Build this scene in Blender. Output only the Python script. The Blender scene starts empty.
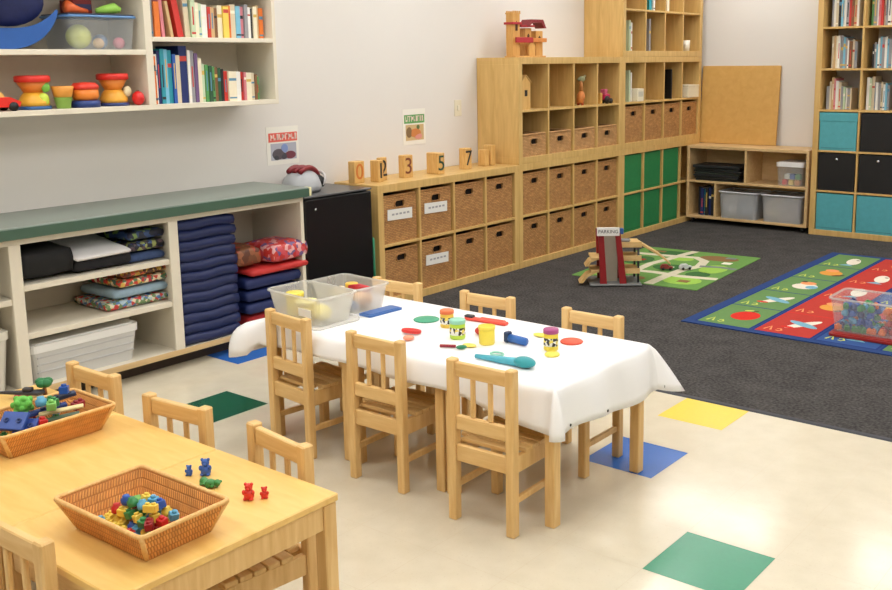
import bpy, bmesh, math, random
from mathutils import Vector, Matrix, Euler
R = random.Random(7)
PI = math.pi
scene = bpy.context.scene
COL = scene.collection

# ---------------------------------------------------------------- helpers
def lin(c):
    return tuple(((v/255)/12.92 if v/255 <= .04045 else ((v/255+.055)/1.055)**2.4) for v in c)

def nmat(name):
    m = bpy.data.materials.new(name); m.use_nodes = True
    nt = m.node_tree; nt.nodes.clear()
    out = nt.nodes.new('ShaderNodeOutputMaterial'); b = nt.nodes.new('ShaderNodeBsdfPrincipled')
    nt.links.new(b.outputs[0], out.inputs[0])
    return m, nt, b, out

def coords(nt, scale=(1, 1, 1), rot=(0, 0, 0)):
    tc = nt.nodes.new('ShaderNodeTexCoord'); mp = nt.nodes.new('ShaderNodeMapping')
    mp.inputs['Scale'].default_value = scale; mp.inputs['Rotation'].default_value = rot
    nt.links.new(tc.outputs['Object'], mp.inputs[0]); return mp.outputs[0]

def mixcol(nt, fac, a, b):
    mx = nt.nodes.new('ShaderNodeMix'); mx.data_type = 'RGBA'
    nt.links.new(fac, mx.inputs[0])
    for k, c in ((6, a), (7, b)):
        if hasattr(c, 'links'): nt.links.new(c, mx.inputs[k])
        else: mx.inputs[k].default_value = (*c, 1)
    return mx.outputs[2]

def bump(nt, b, h, dist=.002, strength=.5):
    bn = nt.nodes.new('ShaderNodeBump'); bn.inputs['Distance'].default_value = dist; bn.inputs['Strength'].default_value = strength
    nt.links.new(h, bn.inputs['Height']); nt.links.new(bn.outputs[0], b.inputs['Normal'])

MATS = {}
def plain(c, rough=.5, var=.06, scale=18, bmp=0, spec=.5, metal=0):
    key = ('p', c, rough, var, scale, bmp, spec, metal)
    if key in MATS: return MATS[key]
    m, nt, b, _ = nmat('paint_%d_%d_%d' % c)
    L = lin(c); n = nt.nodes.new('ShaderNodeTexNoise'); n.inputs['Scale'].default_value = scale; n.inputs['Detail'].default_value = 4
    nt.links.new(coords(nt), n.inputs['Vector'])
    nt.links.new(mixcol(nt, n.outputs['Fac'], tuple(v*(1-var) for v in L), tuple(min(1, v*(1+var)) for v in L)), b.inputs['Base Color'])
    b.inputs['Roughness'].default_value = rough; b.inputs['Specular IOR Level'].default_value = spec; b.inputs['Metallic'].default_value = metal
    if bmp: bump(nt, b, n.outputs['Fac'], bmp)
    MATS[key] = m; return m

def wood(name, c1, c2, scale=(14, 14, 1.2), rough=.45, spec=.4):
    m, nt, b, _ = nmat(name)
    n = nt.nodes.new('ShaderNodeTexNoise'); n.inputs['Scale'].default_value = 3.5; n.inputs['Detail'].default_value = 6; n.inputs['Distortion'].default_value = .7
    nt.links.new(coords(nt, scale), n.inputs['Vector'])
    r = nt.nodes.new('ShaderNodeValToRGB'); r.color_ramp.elements[0].position = .3; r.color_ramp.elements[1].position = .72
    r.color_ramp.elements[0].color = (*lin(c2), 1); r.color_ramp.elements[1].color = (*lin(c1), 1)
    nt.links.new(n.outputs['Fac'], r.inputs[0]); nt.links.new(r.outputs[0], b.inputs['Base Color'])
    b.inputs['Roughness'].default_value = rough; b.inputs['Specular IOR Level'].default_value = spec
    bump(nt, b, n.outputs['Fac'], .0006, .3)
    return m

def weave(name, c1, c2, cm, bw=.03, rh=.011, bdist=.004):
    m, nt, b, _ = nmat(name)
    tc = nt.nodes.new('ShaderNodeTexCoord'); sp = nt.nodes.new('ShaderNodeSeparateXYZ'); ad = nt.nodes.new('ShaderNodeMath'); cb = nt.nodes.new('ShaderNodeCombineXYZ')
    nt.links.new(tc.outputs['Object'], sp.inputs[0]); nt.links.new(sp.outputs[0], ad.inputs[0]); nt.links.new(sp.outputs[1], ad.inputs[1])
    nt.links.new(ad.outputs[0], cb.inputs[0]); nt.links.new(sp.outputs[2], cb.inputs[1])
    bt = nt.nodes.new('ShaderNodeTexBrick'); nt.links.new(cb.outputs[0], bt.inputs['Vector'])
    bt.inputs['Scale'].default_value = 1; bt.inputs['Brick Width'].default_value = bw; bt.inputs['Row Height'].default_value = rh
    bt.inputs['Mortar Size'].default_value = rh*.14; bt.inputs['Mortar Smooth'].default_value = .8
    bt.inputs['Color1'].default_value = (*lin(c1), 1); bt.inputs['Color2'].default_value = (*lin(c2), 1); bt.inputs['Mortar'].default_value = (*lin(cm), 1)
    n = nt.nodes.new('ShaderNodeTexNoise'); n.inputs['Scale'].default_value = 25; nt.links.new(tc.outputs['Object'], n.inputs['Vector'])
    hs = nt.nodes.new('ShaderNodeHueSaturation'); mr = nt.nodes.new('ShaderNodeMapRange'); mr.inputs[3].default_value = .7; mr.inputs[4].default_value = 1.3
    nt.links.new(n.outputs['Fac'], mr.inputs[0]); nt.links.new(mr.outputs[0], hs.inputs['Value']); nt.links.new(bt.outputs['Color'], hs.inputs['Color'])
    nt.links.new(hs.outputs[0], b.inputs['Base Color']); b.inputs['Roughness'].default_value = .6
    inv = nt.nodes.new('ShaderNodeMath'); inv.operation = 'SUBTRACT'; inv.inputs[0].default_value = 1; nt.links.new(bt.outputs['Fac'], inv.inputs[1])
    bump(nt, b, inv.outputs[0], bdist, .7)
    return m

def clear(name, c, opacity=.4, rough=.2):
    m, nt, b, out = nmat(name)
    b.inputs['Base Color'].default_value = (*lin(c), 1); b.inputs['Roughness'].default_value = rough
    n = nt.nodes.new('ShaderNodeTexNoise'); n.inputs['Scale'].default_value = 6; nt.links.new(coords(nt), n.inputs['Vector'])
    mr = nt.nodes.new('ShaderNodeMapRange'); mr.inputs[3].default_value = opacity*.85; mr.inputs[4].default_value = min(1, opacity*1.15)
    nt.links.new(n.outputs['Fac'], mr.inputs[0])
    t = nt.nodes.new('ShaderNodeBsdfTransparent'); mx = nt.nodes.new('ShaderNodeMixShader')
    nt.links.new(mr.outputs[0], mx.inputs[0]); nt.links.new(t.outputs[0], mx.inputs[1]); nt.links.new(b.outputs[0], mx.inputs[2]); nt.links.new(mx.outputs[0], out.inputs[0])
    return m

def patterned(name, cols, scale=30):
    m, nt, b, _ = nmat(name)
    v = nt.nodes.new('ShaderNodeTexVoronoi'); v.inputs['Scale'].default_value = scale; nt.links.new(coords(nt), v.inputs['Vector'])
    sp = nt.nodes.new('ShaderNodeSeparateColor'); nt.links.new(v.outputs['Color'], sp.inputs[0])
    r = nt.nodes.new('ShaderNodeValToRGB'); r.color_ramp.interpolation = 'CONSTANT'
    els = r.color_ramp.elements
    while len(els) < len(cols): els.new(.5)
    for i, c in enumerate(cols): els[i].position = i/len(cols); els[i].color = (*lin(c), 1)
    nt.links.new(sp.outputs[0], r.inputs[0]); nt.links.new(r.outputs[0], b.inputs['Base Color']); b.inputs['Roughness'].default_value = .45
    return m

class B:
    """collects primitives; build() links them as ONE mesh object"""
    def __init__(s): s.v = []; s.f = []; s.mi = []; s.sm = []
    def add(s, bm, mi=0, smooth=False, M=None):
        o = len(s.v)
        for i, v in enumerate(bm.verts): v.index = i
        for v in bm.verts: s.v.append(tuple(M @ v.co) if M else tuple(v.co))
        for f in bm.faces: s.f.append([o+v.index for v in f.verts]); s.mi.append(mi); s.sm.append(smooth)
        bm.free(); return s
    def raw(s, verts, faces, mi=0, smooth=False):
        o = len(s.v); s.v += [tuple(v) for v in verts]
        for f in faces: s.f.append([o+i for i in f]); s.mi.append(mi); s.sm.append(smooth)
        return s
    def cbox(s, c, d, mi=0, bev=0, rot=None, seg=1, smooth=False):
        bm = bmesh.new(); bmesh.ops.create_cube(bm, size=1)
        for v in bm.verts: v.co = Vector((v.co.x*d[0], v.co.y*d[1], v.co.z*d[2]))
        if bev: bmesh.ops.bevel(bm, geom=list(bm.edges), offset=min(bev, min(d)*.45), segments=seg, affect='EDGES', profile=.5)
        M = Matrix.Translation(Vector(c))
        if rot is not None: M = M @ (Euler(rot).to_matrix().to_4x4() if not isinstance(rot, Matrix) else rot)
        return s.add(bm, mi, smooth, M)
    def box(s, x0, x1, y0, y1, z0, z1, mi=0, bev=0):
        return s.cbox(((x0+x1)/2, (y0+y1)/2, (z0+z1)/2), (abs(x1-x0), abs(y1-y0), abs(z1-z0)), mi, bev)
    def sph(s, c, r, mi=0, n=12, sc=(1, 1, 1), rot=None):
        bm = bmesh.new(); bmesh.ops.create_uvsphere(bm, u_segments=n, v_segments=max(6, n*2//3), radius=r)
        M = Matrix.Translation(Vector(c)) @ (Euler(rot).to_matrix().to_4x4() if rot else Matrix()) @ Matrix.Diagonal((*sc, 1))
        return s.add(bm, mi, True, M)
    def lathe(s, prof, c=(0, 0, 0), n=20, mi=0, M=None, smooth=True, sc=(1, 1)):
        vs = []; fs = []
        for (r, z) in prof:
            for k in range(n):
                a = 2*PI*k/n; v = Vector((r*math.cos(a)*sc[0], r*math.sin(a)*sc[1], z))
                vs.append(tuple((M @ v if M else v)+Vector(c)))
        for i in range(len(prof)-1):
            for k in range(n): fs.append((i*n+k, i*n+(k+1) % n, (i+1)*n+(k+1) % n, (i+1)*n+k))
        if prof[0][0] > 1e-6: fs.append(tuple(range(n-1, -1, -1)))
        if prof[-1][0] > 1e-6: fs.append(tuple(range((len(prof)-1)*n, len(prof)*n)))
        return s.raw(vs, fs, mi, smooth)
    def cyl(s, p0, p1, r0, r1=None, n=10, mi=0, smooth=True):
        p0 = Vector(p0); p1 = Vector(p1); d = p1-p0
        M = d.to_track_quat('Z', 'Y').to_matrix().to_4x4()
        return s.lathe([(r0, 0), (r0 if r1 is None else r1, d.length)], p0, n, mi, M, smooth)
    def tube(s, pts, r, n=8, mi=0, closed=False):
        P = [Vector(p) for p in pts]; m = len(P); vs = []; fs = []
        for i in range(m):
            a = P[(i-1) % m] if (closed or i > 0) else P[i]; b = P[(i+1) % m] if (closed or i < m-1) else P[i]
            q = (b-a).to_track_quat('Z', 'Y')
            rr = r[i] if isinstance(r, (list, tuple)) else r
            for k in range(n):
                an = 2*PI*k/n; vs.append(P[i]+q @ Vector((rr*math.cos(an), rr*math.sin(an), 0)))
        for i in range(m if closed else m-1):
            j = (i+1) % m
            for k in range(n): fs.append((i*n+k, i*n+(k+1) % n, j*n+(k+1) % n, j*n+k))
        if not closed: fs.append(tuple(range(n-1, -1, -1))); fs.append(tuple(range((m-1)*n, m*n)))
        return s.raw(vs, fs, mi, True)
    def prism(s, poly, a, b, plane='xy', mi=0):
        f = {'xy': lambda u, v, w: (u, v, w), 'xz': lambda u, v, w: (u, w, v), 'yz': lambda u, v, w: (w, u, v)}[plane]
        n = len(poly); vs = [f(u, v, a) for u, v in poly]+[f(u, v, b) for u, v in poly]
        fs = [tuple(range(n-1, -1, -1)), tuple(range(n, 2*n))]+[(i, (i+1) % n, n+(i+1) % n, n+i) for i in range(n)]
        return s.raw(vs, fs, mi)
    def flat(s, poly, z, mi=0):
        return s.raw([(u, v, z) for u, v in poly], [tuple(range(len(poly)))], mi)
    def build(s, name, mats, parent=None, fix=True):
        me = bpy.data.meshes.new(name); me.from_pydata(s.v, [], s.f)
        for m in (mats if isinstance(mats, (list, tuple)) else [mats]): me.materials.append(m)
        for p, mi, sm in zip(me.polygons, s.mi, s.sm): p.material_index = mi; p.use_smooth = sm
        if fix:
            bm = bmesh.new(); bm.from_mesh(me); bmesh.ops.recalc_face_normals(bm, faces=bm.faces); bm.to_mesh(me); bm.free()
        o = bpy.data.objects.new(name, me); COL.objects.link(o)
        if parent: o.parent = parent
        return o

def tag(o, label, cat, group=None, loc=None, rz=None):
    o['label'] = label; o['category'] = cat
    if group: o['group'] = group
    if loc: o.location = loc
    if rz is not None: o.rotation_euler = (0, 0, rz)
    return o
def thing(name, label, cat, loc=(0, 0, 0), rz=0, group=None):
    o = bpy.data.objects.new(name, None); COL.objects.link(o); o.empty_display_size = .1
    return tag(o, label, cat, group, loc, rz)
def struct(name, b, m):
    o = b.build(name, m); o['kind'] = 'structure'; return o
def dup(root, loc, rz, label, group=None):
    r = root.copy(); COL.objects.link(r)
    tag(r, label, root['category'], group, loc, rz)
    for ch in list(root.children):
        c = ch.copy(); COL.objects.link(c); c.parent = r
        for g in ch.children:
            d = g.copy(); COL.objects.link(d); d.parent = c
    return r
def roundrect(w, d, r, n=4):
    P = []
    for cx, cy, a0 in ((w/2-r, d/2-r, 0), (-w/2+r, d/2-r, 90), (-w/2+r, -d/2+r, 180), (w/2-r, -d/2+r, 270)):
        for k in range(n+1):
            a = math.radians(a0+90*k/n); P.append((cx+r*math.cos(a), cy+r*math.sin(a)))
    return P
def tub(b, w0, d0, w1, d1, h, t=.003, r=.02, mi=0):
    """open tub: outer wall, inner wall, floor"""
    rings = [(w0, d0, 0), (w1, d1, h), (w1-2*t, d1-2*t, h), (w0-2*t, d0-2*t, t)]
    vs = []; n = 20
    for (w, d, z) in rings: vs += [(x, y, z) for x, y in roundrect(w, d, r)]
    fs = [tuple(range(n-1, -1, -1))]
    for i in range(3):
        for k in range(n): fs.append((i*n+k, i*n+(k+1) % n, (i+1)*n+(k+1) % n, (i+1)*n+k))
    fs.append(tuple(range(3*n, 4*n)))
    return b.raw(vs, fs, mi)
def rimtube(w, d, z, r, rt, n=8):
    return B().tube([(x, y, z) for x, y in roundrect(w, d, r)], rt, n, closed=True)
ORD = ['first', 'second', 'third', 'fourth', 'fifth', 'sixth', 'seventh', 'eighth', 'ninth', 'tenth', 'eleventh', 'twelfth', 'thirteenth', 'fourteenth', 'fifteenth', 'sixteenth', 'seventeenth', 'eighteenth', 'nineteenth', 'twentieth', 'twenty-first', 'twenty-second', 'twenty-third', 'twenty-fourth', 'twenty-fifth', 'twenty-sixth', 'twenty-seventh', 'twenty-eighth', 'twenty-ninth', 'thirtieth']
def glyphs(txt, size, parent, name, m, loc, rot, depth=.0008, align='CENTER'):
    cu = bpy.data.curves.new(name, 'FONT'); cu.body = txt; cu.size = size; cu.extrude = depth; cu.align_x = align; cu.align_y = 'CENTER'
    t = bpy.data.objects.new(name+'_source', cu); COL.objects.link(t)
    me = bpy.data.meshes.new_from_object(t.evaluated_get(bpy.context.evaluated_depsgraph_get()))
    bpy.data.objects.remove(t); bpy.data.curves.remove(cu)
    me.materials.clear(); me.materials.append(m)
    o = bpy.data.objects.new(name, me); COL.objects.link(o); o.location = loc; o.rotation_euler = rot
    if parent: o.parent = parent
    return o

# ---------------------------------------------------------------- materials
birch = wood('birch_veneer', (222, 186, 120), (204, 165, 98), (9, 9, 1.0))
pine = wood('pine', (233, 197, 136), (216, 173, 108), (16, 16, 1.6))
pine_h = wood('pine_crosswise', (233, 197, 136), (216, 173, 108), (1.6, 16, 16))
tabletop_m = wood('table_top_pine', (240, 200, 122), (230, 186, 104), (1.4, 9, 9), .32, .5)
maple = wood('maple', (222, 190, 140), (206, 170, 118), (2, 9, 9))
honey = wood('honey_board', (216, 172, 100), (206, 160, 88), (4, 4, 4))
blockw = wood('block_wood', (226, 186, 118), (208, 160, 88), (20, 20, 3))
rattan = weave('rattan', (206, 154, 94), (184, 130, 76), (124, 82, 44))
rattan_lt = weave('rattan_light', (214, 166, 110), (196, 146, 92), (140, 96, 58))
splint = weave('orange_splint', (238, 172, 96), (226, 154, 78), (190, 120, 54), .0075, .018, .002)
splint_rim = wood('splint_rim', (238, 196, 130), (222, 168, 96), (30, 30, 30))
cream = plain((226, 218, 200), .5, .03)
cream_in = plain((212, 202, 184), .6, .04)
black = plain((12, 12, 14), .45, .2)
blackgloss = plain((10, 10, 12), .25, .1)
white = plain((240, 240, 240), .5, .02)
MILK = clear('milky_plastic', (236, 234, 226), .3, .35)
CLEAR = clear('clear_plastic', (225, 230, 232), .15, .15)
GREYCLEAR = clear('smoky_plastic', (206, 208, 212), .36, .3)
CHROME = plain((190, 192, 196), .25, .05, metal=1)

# ---------------------------------------------------------------- setting
X1, Y0, Y1, H = 6.6, -6.2, 4.585, 2.75
T = .3048; EDGE = -1.296+3*T
wall_m = plain((226, 222, 217), .75, .015, 3, .0008)
b = B(); b.box(-.12, 0, Y0-.12, Y1+.12, 0, H); struct('wall_left', b, wall_m)
b = B(); b.box(0, X1, Y1, Y1+.12, 0, H); struct('wall_back', b, wall_m)
b = B(); b.box(X1, X1+.12, Y0-.12, Y1+.12, 0, H); struct('wall_right', b, wall_m)
b = B(); b.box(0, X1, Y0-.12, Y0, 0, H); struct('wall_front', b, wall_m)
b = B(); b.box(-.12, X1+.12, Y0-.12, Y1+.12, H, H+.1); struct('ceiling', b, plain((240, 240, 238), .8, .02, 8))
# vinyl floor: a grid of tiles, five of them coloured
m, nt, bs, _ = nmat('vinyl_tile')
n1 = nt.nodes.new('ShaderNodeTexNoise'); n1.inputs['Scale'].default_value = 9; n1.inputs['Detail'].default_value = 8; nt.links.new(coords(nt), n1.inputs['Vector'])
n2 = nt.nodes.new('ShaderNodeTexNoise'); n2.inputs['Scale'].default_value = 120; nt.links.new(coords(nt), n2.inputs['Vector'])
ca = mixcol(nt, n1.outputs['Fac'], lin((208, 198, 174)), lin((228, 219, 199)))
mm = nt.nodes.new('ShaderNodeMapRange'); mm.inputs[1].default_value = .62; mm.inputs[2].default_value = .72; mm.inputs[4].default_value = .35; nt.links.new(n2.outputs['Fac'], mm.inputs[0])
nt.links.new(mixcol(nt, mm.outputs[0], ca, lin((200, 186, 158))), bs.inputs['Base Color'])
bs.inputs['Roughness'].default_value = .15; bs.inputs['Specular IOR Level'].default_value = .6
bump(nt, bs, n1.outputs['Fac'], .003, .12)
vinyl = m
def tilem(c): return plain(c, .22, .05, 60)
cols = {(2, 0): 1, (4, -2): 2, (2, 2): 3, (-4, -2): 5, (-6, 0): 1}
b = B(); ox, oy = 2.746, -1.296
i0 = -10; i1 = 13; j0 = -17
for i in range(i0, i1):
    for j in range(j0, 3):
        xa, xb = max(0, ox+i*T), min(X1, ox+(i+1)*T); ya, yb = max(Y0, oy+j*T), oy+(j+1)*T
        if xb-xa < .001 or yb-ya < .001: continue
        g = .0006
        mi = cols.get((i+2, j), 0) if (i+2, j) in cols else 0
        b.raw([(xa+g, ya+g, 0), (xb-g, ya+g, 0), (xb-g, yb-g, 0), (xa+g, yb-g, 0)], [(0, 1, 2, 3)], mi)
b.raw([(0, Y0, -.0015), (X1, Y0, -.0015), (X1, EDGE, -.0015), (0, EDGE, -.0015)], [(0, 1, 2, 3)], 4)
b.box(0, X1, Y0, EDGE, -.1, -.003, 4)
struct('floor', b, [vinyl, tilem((50, 108, 192)), tilem((70, 146, 116)), tilem((238, 208, 84)), plain((196, 180, 148), .5), tilem((34, 94, 66))])  # right green tile is lightened: floor reflection painted into its colour
m, nt, bs, _ = nmat('carpet')
n1 = nt.nodes.new('ShaderNodeTexNoise'); n1.inputs['Scale'].default_value = 70; n1.inputs['Detail'].default_value = 6; nt.links.new(coords(nt), n1.inputs['Vector'])
n2 = nt.nodes.new('ShaderNodeTexNoise'); n2.inputs['Scale'].default_value = 7; nt.links.new(coords(nt), n2.inputs['Vector'])
mu = nt.nodes.new('ShaderNodeMath'); mu.operation = 'MULTIPLY_ADD'; mu.inputs[1].default_value = .3; nt.links.new(n2.outputs['Fac'], mu.inputs[0]); nt.links.new(n1.outputs['Fac'], mu.inputs[2])
r = nt.nodes.new('ShaderNodeValToRGB'); r.color_ramp.elements[0].position = .42; r.color_ramp.elements[1].position = .9
r.color_ramp.elements[0].color = (*lin((44, 42, 42)), 1); r.color_ramp.elements[1].color = (*lin((92, 89, 87)), 1)
nt.links.new(mu.outputs[0], r.inputs[0]); nt.links.new(r.outputs[0], bs.inputs['Base Color']); bs.inputs['Roughness'].default_value = .95; bs.inputs['Specular IOR Level'].default_value = .1
bump(nt, bs, n1.outputs['Fac'], .004, .6)
b = B(); b.box(0, X1, EDGE, Y1, -.1, 0); struct('floor_carpet', b, m)
b = B(); b.prism([(EDGE-.02, 0), (EDGE-.012, .004), (EDGE+.012, .004), (EDGE+.02, 0)], .5, X1, 'yz'); struct('trim_1', b, plain((36, 40, 50), .5))
b = B(); b.box(1.9, X1, Y1-.008, Y1, 0, .1, 0, .003); struct('baseboard_back', b, plain((60, 58, 58), .5))

# ceiling lights (recessed troffers)
def emis(c, s):
    m = bpy.data.materials.new('lamp_diffuser'); m.use_nodes = True; nt = m.node_tree; nt.nodes.clear()
    o = nt.nodes.new('ShaderNodeOutputMaterial'); e = nt.nodes.new('ShaderNodeEmission'); e.inputs[0].default_value = (*c, 1); e.inputs[1].default_value = s
    nt.links.new(e.outputs[0], o.inputs[0]); return m
LAMP = emis((1, .985, .95), 7.3)
lt = None
for i, lx in enumerate((.95, 2.9, 4.85)):
    for j, ly in enumerate((3.8, 2.2, .6, -1.0, -2.6, -4.2)):
        lab = 'white fluorescent ceiling light panel, %s row from left wall, %s from back wall' % (ORD[i], ORD[j])
        if lt is None:
            lt = thing('ceiling_light', lab, 'ceiling light', (lx, ly, H), 0, 'ceiling lights')
            q = B()
            for s in (-1, 1): q.box(-.62, .62, s*.31-.015, s*.31+.015, -.03, -.001, 0, .003); q.box(s*.605-.015, s*.605+.015, -.29, .29, -.03, -.001)
            q.build('frame', white, lt)
            q = B(); q.box(-.588, .588, -.293, .293, -.02, -.012); q.build('diffuser', LAMP, lt)
        else: dup(lt, (lx, ly, H), 0, lab, 'ceiling lights')

# ---------------------------------------------------------------- cube shelving
CELL, TI, TO, DEP = .335, .017, .05, .39
S = CELL+TI
def unit(cols, rows, loc, rz, label, name='shelving_unit', m=None):
    t = thing(name, label, 'shelving unit', loc, rz)
    W = 2*TO+cols*CELL+(cols-1)*TI; Hh = 2*TO+rows*CELL+(rows-1)*TI; m = m or birch
    for s in (-1, 1):
        q = B(); q.cbox((s*(W/2-TO/2), 0, Hh/2), (TO, DEP, Hh-2*TO), 0, .0015); q.build('side_panel', m, t)
    for nm, z in (('top_panel', Hh-TO/2), ('bottom_panel', TO/2)):
        q = B(); q.cbox((0, 0, z), (W, DEP, TO), 0, .0015); q.build(nm, m, t)
    for k in range(1, cols):
        q = B(); q.cbox((-W/2+TO+k*S-TI/2, 0, Hh/2), (TI, DEP-.004, Hh-2*TO), 0, .001); q.build('divider', m, t)
    for k in range(1, rows):
        q = B()
        for c in range(cols): q.cbox((-W/2+TO+c*S+CELL/2, 0, TO+k*S-TI/2), (CELL, DEP-.004, TI), 0, .001)
        q.build('shelf', m, t)
    return t, W
WU = 2*TO+4*CELL+3*TI; HU = 2*TO+2*CELL+TI
XC = DEP/2+.004
RZ = PI/2
units = {}
for nm, k, z, lab in (('A', 0, 0, 'low birch shelving unit of eight cubes beside the black fridge'),
                      ('B', 1, 0, 'low birch cube unit of eight wicker baskets, middle of the left wall'),
                      ('C', 2, 0, 'low birch cube unit holding green bins in the corner'),
                      ('BU', 1, 1, 'birch cube unit with open toy cells above half-height baskets'),
                      ('CM', 2, 1, 'birch cube unit on top of the green bin unit'),
                      ('CT', 2, 2, 'topmost birch cube unit, stacked highest in the corner')):
    units[nm] = (k*(WU+.001), z*(HU+.0005)); unit(4, 2, (XC, k*(WU+.001)+WU/2, z*(HU+.0005)), RZ, lab)
def cell(u, c, r):   # centre y and floor z of a cell on the left wall
    y0, z0 = units[u]; return y0+TO+c*S+CELL/2, z0+TO+r*S

# wicker baskets
hole_shade_m = plain((24, 14, 8), .9)
card_m = plain((236, 234, 228), .6, .02)
def make_basket(name, label, h, mat, card=False, w=.315, d=.33):
    t = thing(name, label, 'basket')
    q = B(); tk = .012; hz = h-.055
    q.box(-w/2, -w/2+tk, -d/2, d/2, 0, h); q.box(w/2-tk, w/2, -d/2, d/2, 0, h); q.box(-w/2+tk, w/2-tk, d/2-tk, d/2, 0, h); q.box(-w/2+tk, w/2-tk, -d/2+tk, d/2-tk, 0, tk)
    hw = .042; hh = .02
    q.box(-w/2+tk, w/2-tk, -d/2, -d/2+tk, 0, hz-hh); q.box(-w/2+tk, w/2-tk, -d/2, -d/2+tk, hz+hh, h)
    q.box(-w/2+tk, -hw, -d/2, -d/2+tk, hz-hh, hz+hh); q.box(hw, w/2-tk, -d/2, -d/2+tk, hz-hh, hz+hh)
    q.build('body', mat, t)
    rimtube(w-.004, d-.004, h, .015, .008).build('rim', mat, t)
    q = B(); q.tube([(x, -d/2-.001, hz+z) for x, z in roundrect(2*hw+.006, 2*hh+.006, .015)], .005, 6, closed=True); q.build('handle_edge', mat, t)
    q = B(); q.box(-w/2+tk+.002, w/2-tk-.002, -d/2+.02, d/2-.02, tk+.001, h-.02); q.build('dark_inside', hole_shade_m, t)  # solid near-black fill: shade inside the basket painted as colour
    if card:
        q = B(); q.cbox((-.005, -d/2-.006, h*.60), (.23, .003, .07), 0, 0, (0, .03, 0)); c = q.build('name_card', card_m, t); c['label'] = 'white name card'
        q = B()
        for i in range(5): q.cbox((-.07+.035*i, -d/2-.008, h*.60+.003), (.022, .0012, .012), 0)
        q.build('handwriting', plain((170, 170, 172), .7), c)
    return t
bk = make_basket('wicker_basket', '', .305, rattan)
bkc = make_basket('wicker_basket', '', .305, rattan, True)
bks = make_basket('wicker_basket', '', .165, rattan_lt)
used = set()
def place(src, loc, rz, label, group):
    if src.name not in used:
        used.add(src.name); return tag(src, label, src['category'], group, loc, rz)
    return dup(src, loc, rz, label, group)
rown = ['lower', 'upper']
for r in (0, 1):
    for c in range(4):
        y, z = cell('A', c, r); card = (c, r) in ((0, 1), (1, 1), (1, 0))
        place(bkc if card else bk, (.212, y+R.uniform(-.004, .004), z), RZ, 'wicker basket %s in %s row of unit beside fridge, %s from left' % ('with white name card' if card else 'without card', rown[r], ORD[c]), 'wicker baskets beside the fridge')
        y, z = cell('B', c, r)
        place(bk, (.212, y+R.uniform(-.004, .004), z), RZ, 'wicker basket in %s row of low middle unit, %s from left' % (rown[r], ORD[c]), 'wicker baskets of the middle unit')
for c in range(4):
    y, z = cell('BU', c, 0)
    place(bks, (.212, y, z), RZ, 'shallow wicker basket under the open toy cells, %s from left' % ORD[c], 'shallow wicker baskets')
    y, z = cell('CM', c, 0)
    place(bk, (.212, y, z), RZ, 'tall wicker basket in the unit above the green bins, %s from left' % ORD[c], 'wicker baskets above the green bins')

# fabric bins
def make_bin(label, c, w=.325, d=.36, h=.325, knob=False, flap=False, rough=.6):
    m = plain(c, rough, .12, 30, .0005); t = thing('storage_bin', label, 'storage bin')
    q = B(); tub(q, w-.006, d, w, d, h, .006, .008); q.build('body', m, t)
    q = B()
    if flap: q.box(-w/2-.002, w/2+.002, -d/2-.003, d/2, h*.78, h+.002, 0, .002)
    else: q.box(-w/2+.004, w/2-.004, -d/2+.006, d/2-.006, h-.014, h-.008)
    q.build('lid', m, t)
    if knob:
        q = B(); q.lathe([(.014, 0), (.014, .003), (.009, .006), (0, .007)], (0, -d/2, h*.84), 12, 0, Matrix.Rotation(PI/2, 4, 'X')); o = q.build('grommet', CHROME, t); o['label'] = 'round metal grommet'
    else:
        q = B(); q.box(-w/2+.02, w/2-.02, -d/2-.0025, -d/2-.0002, .02, .024); q.build('seam', plain(tuple(int(v*.8) for v in c), .7), t)
    return t
gb = make_bin('', (38, 130, 74))
for r in (0, 1):
    for c in range(3):
        y, z = cell('C', c, r); place(gb, (.196, y, z), RZ, 'green fabric bin in %s row of corner unit, %s from left' % (rown[r], ORD[c]), 'green fabric bins')

# tall bookcase on the back wall
BX = 1.613; WB = 2*TO+3*CELL+2*TI; BY = 4.19
unit(3, 6, (BX+WB/2, BY+DEP/2, 0), 0, 'tall birch bookcase with turquoise and black bins against the back wall', 'bookcase')
def bcell(c, r): return BX+TO+c*S+CELL/2, TO+r*S
tq = make_bin('', (84, 168, 178)); tqf = make_bin('', (84, 168, 178), flap=True); kb = make_bin('', (14, 13, 15), knob=True); kp = make_bin('', (14, 13, 15))
for src, c, r, lab in ((tq, 0, 0, 'turquoise fabric bin at the bottom left of the tall bookcase'), (tq, 1, 0, 'turquoise fabric bin at the bottom of the bookcase, right of another turquoise one'),
                       (kb, 0, 1, 'black fabric bin with metal grommet between two turquoise bins'), (kb, 1, 1, 'black fabric bin with metal grommet beside another black bin, second column'),
                       (tqf, 0, 2, 'turquoise lidded bin below the books in the bookcase left column'), (kp, 1, 2, 'plain black bin right below the books in the second column')):
    x, z = bcell(c, r); place(src, (x, BY+.185, z), 0, lab, 'bins in the tall bookcase')

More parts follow.
